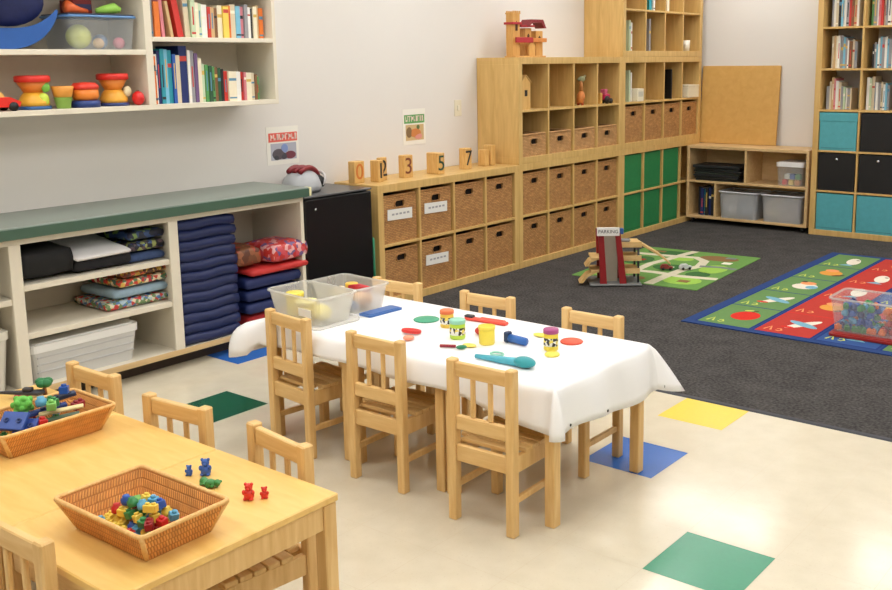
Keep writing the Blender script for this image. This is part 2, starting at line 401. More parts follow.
# ---------------------------------------------------------------- books
NAMES = {'orange': (226, 120, 46), 'red': (200, 52, 44), 'cream': (236, 226, 200), 'white': (236, 234, 228), 'navy': (28, 44, 104), 'teal': (44, 150, 170), 'light blue': (120, 186, 214), 'blue': (44, 92, 176), 'grey': (150, 150, 154), 'green': (84, 150, 84), 'dark green': (40, 84, 56), 'yellow': (236, 206, 92), 'tan': (206, 172, 124), 'brown': (128, 88, 56), 'pink': (214, 130, 140), 'purple': (110, 84, 128), 'black': (34, 32, 36), 'pale green': (196, 214, 180), 'beige': (216, 202, 172)}
page_m = plain((238, 232, 214), .8)
def make_book(label, group, col, t, h, d, loc, rz=0, tilt=0):
    """spine faces local -Y; thickness along X"""
    q = B(); cv = .0016
    q.box(-t/2, -t/2+cv, 0, d, 0, h); q.box(t/2-cv, t/2, 0, d, 0, h); q.box(-t/2+cv, t/2-cv, 0, cv, 0, h)
    q.box(-t/2+cv, t/2-cv, cv, d-.004, .003, h-.003, 1)
    a = R.uniform(.55, .8)
    u_ = R.random()
    if u_ < .45: q.box(-t/2+.001, t/2-.001, -.0004, 0, h*a, h*(a+R.uniform(.05, .12)), 2)
    elif u_ < .75: q.box(-t*.16, t*.16, -.0004, 0, h*.3, h*R.uniform(.6, .85), 2)
    if R.random() < .3: q.box(-t/2+.001, t/2-.001, -.0004, 0, h*.08, h*.13, 2)
    lc = NAMES[col]; band = R.choice([(240, 234, 216), (40, 40, 48), (214, 180, 90), (200, 70, 60), (90, 140, 170)])
    o = q.build('book', [plain(lc, .5, .08, 40), page_m, plain(band, .5)])
    tag(o, label, 'book', group, loc); o.rotation_euler = Euler((0, tilt, rz)); return o
def row_books(specs, y, z, x, shelf_name, group, axis='y', d=(.17, .21)):
    """specs: (colour, thickness, height[, tilt])"""
    p = y
    for i, s in enumerate(specs):
        col, t, h = s[:3]; tl = s[3] if len(s) > 3 else 0
        hs = 'tall' if h > .25 else 'short' if h < .16 else ('thick' if t > .032 else 'slim')
        lab = '%s %s book, %s from the left %s' % (hs, col, ORD[i], shelf_name)
        ex = h*abs(math.sin(tl)); dd = R.uniform(*d)
        dz = t/2*abs(math.sin(tl))
        if tl < 0: p += ex
        c = p+t/2
        if axis == 'y': make_book(lab, group, col, t, h, dd, (x+R.uniform(-.012, .004), c, z+dz), RZ, tl)
        else: make_book(lab, group, col, t, h, dd, (c, x+R.uniform(-.004, .02), z+dz), 0, tl)
        p += t/math.cos(tl)+.0012+(0 if tl <= 0 else .002)
    return p

# ---------------------------------------------------------------- wall shelf
WS0, WSD, WS1, WSX = -3.15, -1.505, -.70, .33
WZ0, WZ1 = 1.325, 1.99
ws = thing('wall_shelf', 'cream wall-mounted shelf with two compartments above the counter', 'shelf', (0, (WS0+WS1)/2, WZ0))
oy_ = -(WS0+WS1)/2
def wsb(nm, y0, y1, z0, z1, x0=.004, x1=WSX, m=cream):
    q = B(); q.box(x0, x1, y0+oy_, y1+oy_, z0-WZ0, z1-WZ0, 0, .0015); return q.build(nm, m, ws)
wsb('bottom_panel', WS0, WS1, WZ0, WZ0+.025); wsb('top_panel', WS0, WS1, WZ1-.025, WZ1)
wsb('side_panel', WS0, WS0+.02, WZ0+.025, WZ1-.025); wsb('side_panel', WS1-.022, WS1, WZ0+.025, WZ1-.025)
wsb('divider', WSD-.02, WSD+.02, WZ0+.025, WZ1-.025); wsb('shelf', WS0+.02, WSD-.02, 1.597, 1.622, .012); wsb('shelf', WSD+.02, WS1-.022, 1.662, 1.685, .012)
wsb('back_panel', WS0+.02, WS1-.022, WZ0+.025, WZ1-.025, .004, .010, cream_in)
low = [('orange', .032, .24), ('white', .014, .25), ('navy', .016, .268), ('teal', .022, .276), ('light blue', .02, .274), ('teal', .024, .27), ('blue', .018, .25), ('beige', .024, .245), ('navy', .048, .292), ('white', .016, .27), ('grey', .022, .268), ('purple', .02, .255), ('cream', .022, .23), ('pale green', .018, .2), ('green', .02, .195), ('dark green', .022, .19), ('green', .016, .185), ('brown', .02, .182), ('dark green', .02, .178), ('black', .016, .172), ('red', .022, .16), ('cream', .05, .158), ('white', .03, .156), ('red', .02, .155), ('pink', .014, .152), ('cream', .034, .15), ('beige', .024, .148), ('brown', .016, .14), ('green', .016, .128)]
row_books(low, WSD+.024, WZ0+.0255, .285, 'on the lower wall shelf', 'books on the lower wall shelf')
top = [('white', .022, .2), ('grey', .02, .21), ('orange', .03, .175), ('pink', .018, .185, -.06), ('tan', .016, .18, -.16), ('red', .034, .19, -.17), ('beige', .03, .2, -.05), ('pale green', .026, .215), ('cream', .022, .18), ('pale green', .02, .175), ('white', .034, .17), ('red', .018, .16), ('tan', .022, .158), ('brown', .022, .156), ('cream', .03, .17), ('yellow', .034, .166), ('orange', .014, .17), ('beige', .034, .178), ('light blue', .03, .17), ('pink', .022, .168), ('grey', .022, .18), ('white', .02, .166), ('black', .014, .16), ('cream', .024, .172), ('tan', .02, .178), ('orange', .028, .165)]
row_books(top, WSD+.024, 1.6855, .285, 'on the upper wall shelf', 'books on the upper wall shelf')

# curved blue rocker
q = B(); n = 28; W2 = .12; vs = []; fs = []
for i in range(n+1):
    a = PI*(1.06)+PI*.88*i/n; e = abs(i/n-.5)*2; th = .085*(1-e**1.8)+.010
    for rr in (.215, .215-th):
        for s in (0, W2): vs.append((s, math.cos(a)*rr*1.02, math.sin(a)*rr))
for i in range(n):
    k = 4*i
    for a_, b_ in ((0, 1), (1, 3), (3, 2), (2, 0)): fs.append((k+a_, k+b_, k+4+b_, k+4+a_))
fs += [(0, 1, 3, 2), (4*n+2, 4*n+3, 4*n+1, 4*n)]
q.raw(vs, fs, 0, False)
rk = thing('toy_rocker', 'curved blue plastic rocker at the left end of the wall shelf', 'toy', (.13, -2.10, 1.6225+.2155), -.5)
q.build('shell', plain((42, 92, 168), .35, .06), rk)
q = B(); q.sph((.055, 0, .0), .113, 0, 20, (.45, 1.4, 1.0)); o = q.build('cushion', plain((22, 32, 82), .7, .3, 40), rk); o['label'] = 'dark navy cushion'
# balls bin
bn = thing('storage_bin', 'clear plastic bin of balls with blue rim on the wall shelf', 'storage bin', (.165, -1.722, 1.6228))
q = B(); tub(q, .24, .32, .26, .35, .155, .003, .02); q.build('tub', CLEAR, bn)
rimtube(.266, .356, .155, .022, .006).build('rim', plain((96, 140, 196), .3), bn)
for nm, c, r_, p, lab in (('ball', (206, 214, 96), .058, (.2, -1.8), 'large yellow-green ball inside the clear bin'), ('ball', (206, 170, 130), .026, (.24, -1.722), 'small tan ball beside the yellow-green ball in the bin'), ('ball', (96, 130, 176), .036, (.17, -1.672), 'blue-grey ball in the middle of the clear bin'), ('ball', (206, 110, 130), .028, (.245, -1.617), 'small pink ball in the right of the clear bin')):
    q = B(); q.sph((0, 0, 0), r_, 0, 20); 
    if nm == 'ball': q.lathe([(r_*1.004, -r_*.05), (r_*1.004, r_*.05)], n=20, mi=0)
    tag(q.build('ball', plain(c, .5, .05)), lab, 'ball', 'balls in the clear bin', (p[0], p[1], 1.6265+r_))
# toys on that bin: they lie on a thin board across the bin rim
q = B(); q.box(-.125, .125, -.17, .17, 0, .006, 0, .002); tag(q.build('bin_lid', plain((60, 70, 92), .4)), 'grey-blue lid across the clear bin of balls', 'lid', None, (.165, -1.722, 1.7845))
ZL = 1.791
q = B(); q.tube([(0, -.05, .03), (0, -.01, .022), (0, .03, .016), (0, .07, .012)], [.03, .022, .014, .011], 10); tag(q.build('toy_trumpet', plain((230, 106, 54), .4)), 'orange flared toy horn lying on the clear bin', 'toy', None, (.24, -1.83, ZL), .2)
q = B(); q.box(-.06, .06, -.05, .05, 0, .07, 0, .004); q.box(-.055, .0605, -.046, .046, .02, .05, 1, .002); tag(q.build('toy_box', [plain((132, 24, 28), .5), plain((44, 44, 90), .5)]), 'dark red toy box behind the orange horn', 'box', None, (.12, -1.755, ZL))
q = B(); q.tube([(0, -.06, .014), (0, -.02, .022), (0, .03, .03), (0, .06, .022)], [.012, .02, .026, .014], 10); tag(q.build('toy_frog', plain((150, 204, 84), .5)), 'pale green soft toy lying on the clear bin', 'toy', None, (.25, -1.665, ZL), -.1)

# row of bright stacked toys on the lower shelf
Zs = WZ0+.0253
def hourglass(label, x, y, h, w, rim, upper, lower, base, extra=None):
    t = thing('toy_drum', label, 'toy drum', (x, y, Zs))
    q = B(); q.lathe([(w*.50, 0), (w*.5, h*.09), (w*.46, h*.1)], n=20); q.build('base', plain(base, .4), t)
    q = B(); q.lathe([(w*.45, h*.1), (w*.46, h*.22), (w*.38, h*.38), (w*.28, h*.5)], n=20); q.build('lower_body', plain(lower, .4), t)
    q = B(); q.lathe([(w*.28, h*.5), (w*.34, h*.6), (w*.46, h*.8)], n=20); q.build('upper_body', plain(upper, .4), t)
    q = B(); q.lathe([(w*.47, h*.8), (w*.52, h*.82), (w*.52, h*.97), (w*.47, h), (w*.42, h*.97), (0, h*.96)], n=20); q.build('rim', plain(rim, .4), t)
    return t
d1 = hourglass('hourglass toy drum with red rim, green patches and blue base, left one', .225, -2.06, .155, .15, (226, 52, 42), (232, 134, 48), (236, 178, 56), (40, 92, 150))
q = B(); q.sph((.05, .035, .1), .022, 0, 10, (.5, 1, 1.1)); q.build('leaf_patch', plain((120, 188, 70), .4), d1)
q = B(); q.sph((.052, .02, .045), .028, 0, 10, (.5, 1, 1.1)); q.build('face_patch', plain((204, 226, 80), .4), d1)
d2 = hourglass('hourglass toy drum with red rim and orange body at right end', .225, -1.655, .158, .145, (226, 52, 42), (232, 138, 48), (240, 176, 64), (40, 62, 120))
q = B(); q.sph((.045, .05, .07), .022, 0, 10, (.6, 1, 1.2)); q.build('cream_patch', plain((232, 220, 180), .4), d2)
fp = thing('toy_flowerpot', 'green toy pot with orange cup inside, between two toy drums', 'toy', (.275, -1.945, Zs))
q = B(); q.lathe([(.03, 0), (.04, .05), (.042, .052), (.036, .05), (.0, .045)], n=18); q.build('pot', plain((150, 194, 88), .4), fp)
q = B(); q.lathe([(.034, .052), (.04, .056), (.05, .1), (.046, .104), (0, .1)], n=18); q.build('cup', plain((234, 160, 70), .4), fp)
sd = thing('toy_drum', 'short round orange toy drum with red top and navy base', 'toy drum', (.262, -1.825, Zs))
q = B(); q.lathe([(.066, 0), (.066, .03), (.05, .034)], n=20); q.build('base', plain((36, 62, 128), .4), sd)
q = B(); q.lathe([(.05, .034), (.062, .05), (.06, .085)], n=20); q.build('body', plain((234, 134, 46), .4), sd)
q = B(); q.lathe([(.062, .085), (.064, .1), (.05, .116), (0, .12)], n=20); q.build('top', plain((228, 62, 44), .4), sd)
q = B(); q.sph((0, 0, .035), .036, 0, 14, (1, .8, .97)); q.cyl((0, 0, .06), (0, 0, .074), .006, mi=1); tag(q.build('toy_apple', [plain((222, 40, 40), .3), plain((120, 60, 40), .5)]), 'small red toy apple at the right end of the toy row', 'toy', None, (.292, -1.562, Zs))
tc = thing('toy_car', 'low red toy car at the left end of the toy row', 'toy car', (.27, -2.262, Zs))
q = B(); q.prism([(-.1, .018), (.09, .018), (.098, .04), (.05, .062), (-.1, .062)], -.045, .045, 'yz'); q.build('body', plain((226, 46, 34), .35), tc)
q = B(); q.prism([(-.07, .062), (.03, .062), (.015, .085), (-.06, .085)], -.036, .036, 'yz'); q.build('cabin', plain((236, 196, 110), .4), tc)
for yy in (-.065, .06):
    for xx in (-.046, .046):
        q = B(); q.cyl((xx-.008, yy, .02), (xx+.008, yy, .02), .02, n=14); q.build('wheel', black, tc)

# ---------------------------------------------------------------- counter cabinet
CX, CZ = .45, .80; CA, CB = -3.3, -.66; P1, P2 = -2.325, -1.52
cb = thing('base_cabinet', 'long cream open base cabinet under the green worktop', 'cabinet', (0, 0, 0))
def cbx(nm, x0, x1, y0, y1, z0, z1, m=cream):
    q = B(); q.box(x0, x1, y0, y1, z0, z1, 0, .0015); return q.build(nm, m, cb)
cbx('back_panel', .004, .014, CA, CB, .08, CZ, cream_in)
for yy in (CA+.012, P1, P2, CB-.012): cbx('side_panel', .014, CX-.02, yy-.012, yy+.012, .08, CZ, cream)
for yy in (CA+.02, P1, P2): cbx('stile', CX-.02, CX, yy-.027, yy+.027, .08, CZ-.028)
cbx('stile', CX-.02, CX, CB-.024, CB, .08, CZ-.028); cbx('top_rail', CX-.02, CX, CA, CB, CZ-.028, CZ)
ed = wood('cabinet_edge', (214, 184, 138), (200, 168, 120), (9, 1, 9))
cbx('bottom_panel', .014, CX-.006, CA, CB, .08, .105); o = cbx('bottom_edge', CX-.006, CX+.002, CA, CB, .078, .107, ed)
cbx('toe_kick', .33, .345, CA, CB, 0, .08, plain((58, 44, 34), .6))
for a, b_ in ((CA+.02, P1), (P1, P2)):
    zz = (.548,) if a == CA+.02 else (.556, .336)
    for z in (zz if a != CA+.02 else (.505, )): cbx('shelf', .014, CX-.012, a+.013, b_-.013, z, z+.026)
wt = thing('worktop', 'grey-green worktop with dark green edge along the left wall', 'worktop', (0, (CA+CB)/2, CZ))
q = B(); q.box(.002, CX+.036, CA-(CA+CB)/2, CB+.012-(CA+CB)/2, .001, .056, 0, .003); q.build('slab', plain((128, 138, 130), .35, .08, 90), wt)
q = B(); q.box(CX+.0365, CX+.042, CA-(CA+CB)/2, CB+.012-(CA+CB)/2, .004, .05, 0, .001); o = q.build('edge_strip', plain((66, 94, 78), .4), wt); o['label'] = 'dark green edge strip'
q = B(); q.box(CX-.01, CX+.043, CB+.0125-(CA+CB)/2, CB+.03-(CA+CB)/2, .006, .055, 0, .003); o = q.build('end_cap', plain((224, 220, 176), .5), wt); o['label'] = 'pale cream end cap'

# things in the cabinet
def storage_box(label, w, d, h, body, lid, loc, rz=RZ, over=.012, rough=.4):
    t = thing('storage_box', label, 'storage box', loc, rz)
    q = B(); tub(q, w*.92, d*.92, w, d, h-.043 if lid else h-.025, .003, .03); q.build('tub', body, t)
    if lid:
        q = B(); q.prism(roundrect(w+over, d+over, .03), h-.042, h-.006); q.prism(roundrect(w-.02, d-.02, .03), h-.006, h); q.build('lid', lid, t)
    return t
boxm = plain((206, 206, 204), .45, .03)
bx = storage_box('long white plastic storage box with lid on cabinet floor', .545, .36, .19, boxm, plain((238, 238, 236), .4, .02), (.225, -2.0, .1055))
q = B()
for z in (.05, .085, .12): q.box(-.245, .245, -.174-.06*z, -.166, z, z+.006)
q.build('rib', plain((190, 190, 190), .5), bx)
bx2 = storage_box('whitish plastic bin in the leftmost cabinet compartment', .5, .38, .29, plain((214, 210, 200), .45, .03), plain((226, 222, 210), .4), (.225, -2.62, .1055))
def soft(label, name, cat, loc, d, m, rz=0, ry=0, puff=.4, seed=1, group=None):
    """a filled soft bag/cushion: subdivided rounded box with slumped noise"""
    bm = bmesh.new(); bmesh.ops.create_cube(bm, size=1); bmesh.ops.subdivide_edges(bm, edges=list(bm.edges), cuts=7, use_grid_fill=True)
    rr = random.Random(seed)
    ph = [rr.uniform(0, 6) for _ in range(6)]
    for v in bm.verts:
        x, y, z = v.co*2
        k = (1-abs(x)**3)*(1-abs(y)**3)
        zz = z*(1-puff+puff*k**.6)
        w = .05*math.sin(5*x+ph[0])*math.sin(4*y+ph[1])+.03*math.sin(9*x+ph[2]+4*y)
        if z < -.95: w = 0
        v.co = Vector((x*d[0]/2*(1-.05*z*z), y*d[1]/2*(1-.05*z*z), (zz+w)*d[2]/2))
    mn = min(v.co.z for v in bm.verts)
    for v in bm.verts: v.co.z -= mn
    q = B(); q.add(bm, 0, True); o = q.build(name, m); tag(o, label, cat, group, loc); o.rotation_euler = (0, ry, rz); return o
ZS2, ZS1 = .5825, .3625
soft('black fabric bag filling the left of the top cabinet shelf', 'bag', 'bag', (.23, -2.16, ZS2), (.36, .25, .16), plain((16, 16, 18), .75, .4, 30, .002), 0, 0, .35, 3)
soft('folded black fabric bag beneath the white cushion', 'bag', 'bag', (.23, -1.885, ZS2), (.36, .29, .075), plain((20, 20, 26), .8, .4, 30, .002), 0, 0, .3, 4)
o = soft('white flat cushion on top of the folded black bag', 'cushion', 'cushion', (.26, -1.9, ZS2+.078), (.34, .29, .05), plain((232, 230, 232), .7, .02), .06, .16, .55, 5)
pat1 = patterned('dark_print', [(30, 32, 52), (22, 24, 36), (60, 84, 140), (30, 30, 40), (150, 160, 90), (90, 70, 80)], 55)
pat2 = patterned('bright_print', [(206, 60, 44), (226, 190, 90), (70, 120, 110), (236, 220, 190), (190, 40, 50), (90, 130, 90)], 60)
pat3 = patterned('mixed_print', [(170, 190, 200), (210, 60, 50), (226, 214, 180), (110, 140, 90), (80, 120, 170)], 60)
pat4 = patterned('yellow_print', [(196, 150, 60), (120, 60, 40), (216, 180, 90), (90, 60, 50), (206, 90, 60)], 60)
for i, (z, h, m, nm) in enumerate(((0, .05, plain((58, 78, 120), .8, .3, 40), 'dull blue'), (.052, .055, pat1, 'dark printed'), (.109, .055, patterned('blue_green_print', [(28, 32, 60), (44, 70, 120), (30, 34, 50), (120, 150, 80)], 45), 'blue and green printed'))):
    soft('folded %s fabric in top shelf stack right of white cushion' % nm, 'folded_fabric', 'fabric', (.25, -1.645, ZS2+z), (.3, .2, h), m, .03*i, 0, .3, 20+i, 'folded fabrics on the top cabinet shelf')
for i, (z, h, m, nm, w) in enumerate(((0, .05, pat3, 'green and blue printed', .34), (.052, .05, plain((150, 176, 196), .8, .15, 40), 'pale blue', .30), (.104, .045, pat2, 'red printed', .27), (.151, .035, pat4, 'yellow and brown printed', .25))):
    soft('folded %s fabric in the middle cabinet shelf stack' % nm, 'folded_fabric', 'fabric', (.24, -1.535-w/2, ZS1+z), (.3, w, h), m, .02*i, 0, .3, 30+i, 'folded fabrics on the middle cabinet shelf')
mat_m = plain((17, 32, 82), .5, .12, 14, .001)
NM = 12; mz = .1055; mh = (.765-mz)/NM
for i in range(NM):
    ph = R.uniform(0, 6)
    q = B(); vs = []; fs = []; n = 10; top_ = []
    for k in range(n+1):
        y = -.18+.36*k/n; e = 1 if 0 < k < n else .55
        w = .004*math.sin(2*PI*k/n*1.3+i*.25)
        zc = mh/2
        vs += [(-.19, y, zc-(mh*.5)*(.8+.2*e)+w), (.205+.003*math.sin(ph+k), y, zc-(mh*.47)*(.8+.2*e)+w), (.213+.006*math.sin(ph*2), y, zc+w), (.205, y, zc+(mh*.47)*(.8+.2*e)+w), (-.19, y, zc+(mh*.5)*(.8+.2*e)+w)]
    for k in range(n):
        for a in range(5): fs.append((k*5+a, k*5+(a+1) % 5, k*5+5+(a+1) % 5, k*5+5+a))
    fs += [(0, 1, 2, 3, 4), tuple(5*n+a for a in (4, 3, 2, 1, 0))]
    q.raw(vs, fs, 0, True)
    pos = 'lowest of the tall stack' if i == 0 else 'topmost of the tall stack' if i == NM-1 else '%s from the bottom of the tall stack' % ORD[i]
    tag(q.build('rest_mat', mat_m), 'folded navy blue vinyl mat, %s in the cabinet' % pos, 'mat', 'blue rest mats stacked in the cabinet', (.222, -1.308+R.uniform(-.006, .004), mz+mh*i), 0)
# right part of the compartment
zb = .1055
soft('red folded blanket at the bottom, right of the blue mat stack', 'folded_blanket', 'blanket', (.28, -.87, zb), (.3, .38, .075), plain((164, 30, 34), .8, .15), 0, 0, .25, 41)
for i in range(3): soft('folded dark blue mat, %s of three on the red blanket' % ('lowest', 'middle', 'topmost')[i], 'folded_mat', 'mat', (.285, -.885, zb+.078+.07*i), (.32, .38, .068), plain((20, 36, 90), .6, .15), 0, 0, .25, 42+i, 'short stack of blue mats')
soft('flat red folded cloth above the short blue mat stack', 'folded_cloth', 'fabric', (.31, -.85, zb+.29), (.3, .40, .045), plain((196, 48, 46), .6, .12), 0, 0, .3, 46)
soft('red and pink printed package on top, right of the mats', 'package', 'package', (.33, -.79, zb+.338), (.27, .27, .12), patterned('red_package', [(196, 50, 48), (206, 80, 90), (226, 170, 170), (110, 90, 140), (200, 60, 50)], 40), .1, 0, .35, 47)
soft('brown printed package beside the red package, next to the mats', 'package', 'package', (.27, -1.02, zb+.338), (.28, .155, .12), patterned('brown_package', [(120, 74, 48), (150, 92, 60), (96, 56, 40), (176, 70, 50)], 34), -.05, 0, .3, 48)

# ---------------------------------------------------------------- fridge, helmet, green board
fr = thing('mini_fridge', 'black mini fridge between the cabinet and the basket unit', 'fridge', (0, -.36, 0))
q = B(); q.box(.03, .385, -.272, .272, .025, .778, 0, .004); q.build('body', black, fr)
q = B(); q.box(.388, .43, -.27, .27, .04, .772, 0, .006); q.build('door', blackgloss, fr)
q = B(); q.box(.03, .43, -.274, .274, .778, .79, 0, .004); q.build('top', plain((74, 74, 76), .3), fr)  # grey is the reflection on the black top, painted into its colour
q = B(); q.lathe([(.008, 0), (.008, .003), (.0, .004)], (.43, -.19, .71), 12, 0, Matrix.Rotation(PI/2, 4, 'Y')); q.build('lock', CHROME, fr)
for yy in (-.22, .22):
    for xx in (.07, .36): q = B(); q.cyl((xx, yy, 0), (xx, yy, .026), .018); q.build('foot', black, fr)
hm = thing('bike_helmet', 'silver and red bike helmet lying on the black fridge', 'helmet', (.2, -.445, .7905), .25)
q = B(); n = 22; prof = [(math.cos(a)*.115, .02+math.sin(a)*.115) for a in [PI/2*i/10 for i in range(11)]]
q.lathe([(.1, 0)]+prof, n=n, sc=(1, 1.2)); q.build('shell', plain((168, 170, 174), .35, .04), hm)
for k in (-1, 0, 1):
    q = B(); q.tube([(k*.045*math.cos(a)**.5, math.cos(t)*.128, .03+math.sin(t)*.112) for t, a in [(PI*(.08+.62*i/10), (PI*.5)*abs(i/10-.5)) for i in range(11)]], .017, 8); q.build('stripe', plain((128, 26, 34), .35), hm)
q = B(); q.sph((.05, .075, .05), .055, 0, 14, (1.1, .9, .85)); o = q.build('dark_inside', plain((22, 20, 22), .7), hm); o['label'] = 'dark padded opening'
q = B(); q.tube([(.04+.07*math.cos(a), .085+.055*math.sin(a)*.5,   .062+.05*math.sin(a)) for a in [2*PI*i/16 for i in range(16)]], .008, 8, closed=True); q.build('brim', plain((206, 200, 200), .3), hm)
gf = thing('folding_board', 'green plastic board standing between the fridge and basket unit', 'board', (.24, -.047, 0))
q = B(); q.cbox((0, 0, .235), (.3, .014, .47), 0, .006, None, 2); q.build('panel', plain((44, 140, 98), .35), gf)
q = B(); q.tube([(.15, 0, .01), (.15, 0, .46)], .008, 8); q.build('edge', plain((40, 132, 92), .35), gf)

# ---------------------------------------------------------------- wall notices and switch
def notice(label, y0, y1, z0, z1, banner, pic):
    t = thing('notice', label, 'notice', (.0, (y0+y1)/2, z0))
    w = y1-y0; h = z1-z0
    q = B(); q.box(.001, .0025, -w/2, w/2, 0, h); q.build('paper', plain((238, 235, 226), .7, .02), t)
    q = B(); q.box(.0025, .0032, -w*.44, w*.46, h*.60, h*.84); bn_ = q.build('banner', plain(banner, .7), t)
    q = B(); rr = random.Random(int(h*1000))
    y = -w*.38
    while y < w*.38:
        s = rr.uniform(.012, .02); q.box(.0032, .0037, y, y+s*.35, h*.65, h*.80); q.box(.0032, .0037, y, y+s, h*(.78 if rr.random() < .5 else .65), h*(.81 if rr.random() < .5 else .70)); y += s+.006
    q.build('lettering', plain((246, 224, 214), .7), bn_)
    q = B(); q.box(.0025, .0032, -w*.38, w*.42, h*.12, h*.56); pc = q.build('picture', plain(pic[0], .6), t)
    for k, (c, a0, a1, b0, b1) in enumerate(pic[1]):
        q = B(); q.sph(((.0034), (a0+a1)/2*w, (b0+b1)/2*h), 1, 0, 14, (.0006, (a1-a0)/2*w, (b1-b0)/2*h)); q.build('picture_shape', plain(c, .6), pc)
notice('white notice with red banner and vehicle picture above the helmet', -.535, -.285, .94, 1.17, (224, 100, 84), ((176, 178, 190), [((92, 84, 92), -.34, .05, .13, .42), ((64, 66, 72), -.3, -.1, .12, .3), ((120, 60, 72), .05, .40, .13, .34), ((130, 150, 200), -.06, .16, .3, .54), ((70, 70, 80), -.1, .14, .13, .3)]))
notice('white notice with green banner and food picture above the number blocks', .665, .90, .975, 1.225, (104, 164, 96), ((206, 178, 130), [((206, 130, 70), -.2, .3, .2, .45), ((220, 150, 140), 0, .34, .14, .32), ((130, 104, 70), -.36, -.1, .2, .5), ((90, 110, 60), .1, .24, .42, .55)]))
sw = thing('light_switch', 'cream light switch on the wall left of the tall cube units', 'light switch', (0, 1.265, 1.15))
q = B(); q.box(.0005, .006, -.04, .04, 0, .12, 0, .002); q.build('plate', plain((228, 222, 200), .4), sw)
q = B(); q.box(.006, .014, -.012, .012, .04, .08, 0, .003); q.build('rocker', plain((236, 232, 214), .4), sw)

# ---------------------------------------------------------------- number blocks on the low unit
ZT = HU+.0006
def nblock(label, txt, c, y, x, w, d, h=.14, rz=0):
    t = thing('number_block', label, 'wooden block', (x, y, ZT), rz, 'wooden number blocks')
    q = B(); q.cbox((0, 0, h/2), (d, w, h), 0, .004); q.build('block', blockw, t)
    if txt: glyphs(txt, h*1.02, t, 'numeral', plain(c, .5), (d/2+.0012, 0, h*.49), (PI/2, 0, PI/2), .001)
    return t
nblock('wooden block with orange numeral 0, leftmost on the low unit', '0', (206, 120, 50), .05, .16, .09, .06)
nblock('wooden block with black numeral 1', '1', (52, 44, 36), .165, .23, .05, .075, .14, .0)
nblock('wooden block with dark numeral 2, partly behind the block 1', '2', (46, 36, 30), .242, .20, .075, .03, .15, .1)
nblock('wooden block with brown-red numeral 3', '3', (122, 62, 40), .45, .22, .085, .055, .15, -.05)
nblock('wooden block with dark green numeral 5', '5', (30, 76, 62), .73, .24, .07, .11, .145, -.04)
nblock('wooden block with black numeral 7', '7', (38, 38, 38), 1.08, .22, .075, .06, .15, .0)
nblock('short plain wooden block right of the block 7', '', None, 1.315, .2, .05, .07, .12)
nblock('tall plain wooden block nearest the tall cube unit', '', None, 1.385, .2, .05, .08, .15)

# ---------------------------------------------------------------- toy castle on the middle stack
cs = thing('toy_castle', 'wooden toy castle with red roofs on top of the cube units', 'toy castle', (.2, 1.845, 2*HU+.001), PI/2-.15)
tw = wood('castle_wood', (220, 172, 100), (204, 148, 78), (12, 12, 2))
redm = plain((176, 44, 52), .5, .1)
q = B(); q.box(-.17, .16, -.07, .055, 0, .012, 0, .003); q.build('base', tw, cs)
for x, y, w, h in ((-.13, .0, .075, .33), (.02, .02, .07, .22), (.12, .0, .075, .2)):
    q = B(); q.box(x-w/2, x+w/2, y-w/2, y+w/2, .012, h, 0, .002); tr = q.build('tower', tw, cs)
    q = B(); q.prism([(x-w*.16, h*.6), (x+w*.16, h*.6), (x+w*.16, h*.75), (x, h*.82), (x-w*.16, h*.75)], y-w/2-.002, y-w/2+.002, 'xz'); q.build('window', plain((84, 50, 34), .8), tr)
q = B(); q.box(-.18, -.08, -.05, .05, .245, .262, 0, .002); q.box(-.08, .07, -.04, .06, .228, .242, 0, .002); q.build('red_deck', redm, cs)
q = B()
for k in range(4): q.box(-.165+k*.022, -.153+k*.022, -.038, -.03, .33, .345); q.box(-.165+k*.022, -.153+k*.022, .03, .038, .33, .345)
q.box(-.17, -.09, -.042, .042, .322, .332); q.build('battlement', tw, cs)
q = B(); q.prism([(-.02, .24), (.02, .285), (.15, .285), (.185, .22), (.165, .22), (.13, .262), (.04, .262), (.0, .235)], -.05, .05, 'xz'); q.build('roof', plain((136, 40, 46), .5), cs)
q = B(); q.box(-.16, .02, -.07, -.052, .11, .15, 0, .002); q.build('red_wall', redm, cs)
q = B(); q.box(.02, .17, -.07, -.052, .115, .145, 0, .002); q.build('parapet', wood('parapet_wood', (226, 150, 80), (206, 130, 64), (3, 12, 12)), cs)
q = B(); q.prism([(-.02, .012), (-.02, .09), (0, .11), (.03, .11), (.05, .09), (.05, .012)], -.06, -.045, 'xz'); q.build('gate', tw, cs)

# toys in open cells
y, z = cell('BU', 0, 1)
t = thing('toy_house', 'small wooden birdhouse at the front of the first open cell', 'toy house', (.33, y-.09, z))
q = B(); q.prism([(-.055, 0), (.055, 0), (.055, .2), (0, .245), (-.055, .2)], -.04, .04, 'yz'); q.build('walls', blockw, t)
q = B(); q.box(.0395, .042, -.016, .016, .10, .145); q.build('window', plain((40, 28, 20), .8), t)
q = B(); q.prism([(-.064, .196), (0, .25), (.064, .196), (.064, .203), (0, .258), (-.064, .203)], -.045, .045, 'yz'); q.build('roof', wood('house_roof', (214, 176, 110), (196, 152, 88), (8, 8, 8)), t)
y, z = cell('BU', 2, 1)
t = thing('toy_giraffe', 'orange and brown toy giraffe in the third open cell', 'toy', (.335, y+.015, z))
q = B(); q.tube([(0, -.02, .02), (0, 0, .075), (0, .005, .11)], [.03, .034, .02], 10); q.build('body', plain((214, 130, 62), .5, .3, 60), t)
q = B(); q.tube([(0, .005, .11), (0, .0, .16), (0, -.012, .2)], [.018, .014, .013], 10); q.build('neck', plain((206, 140, 80), .5, .3, 60), t)
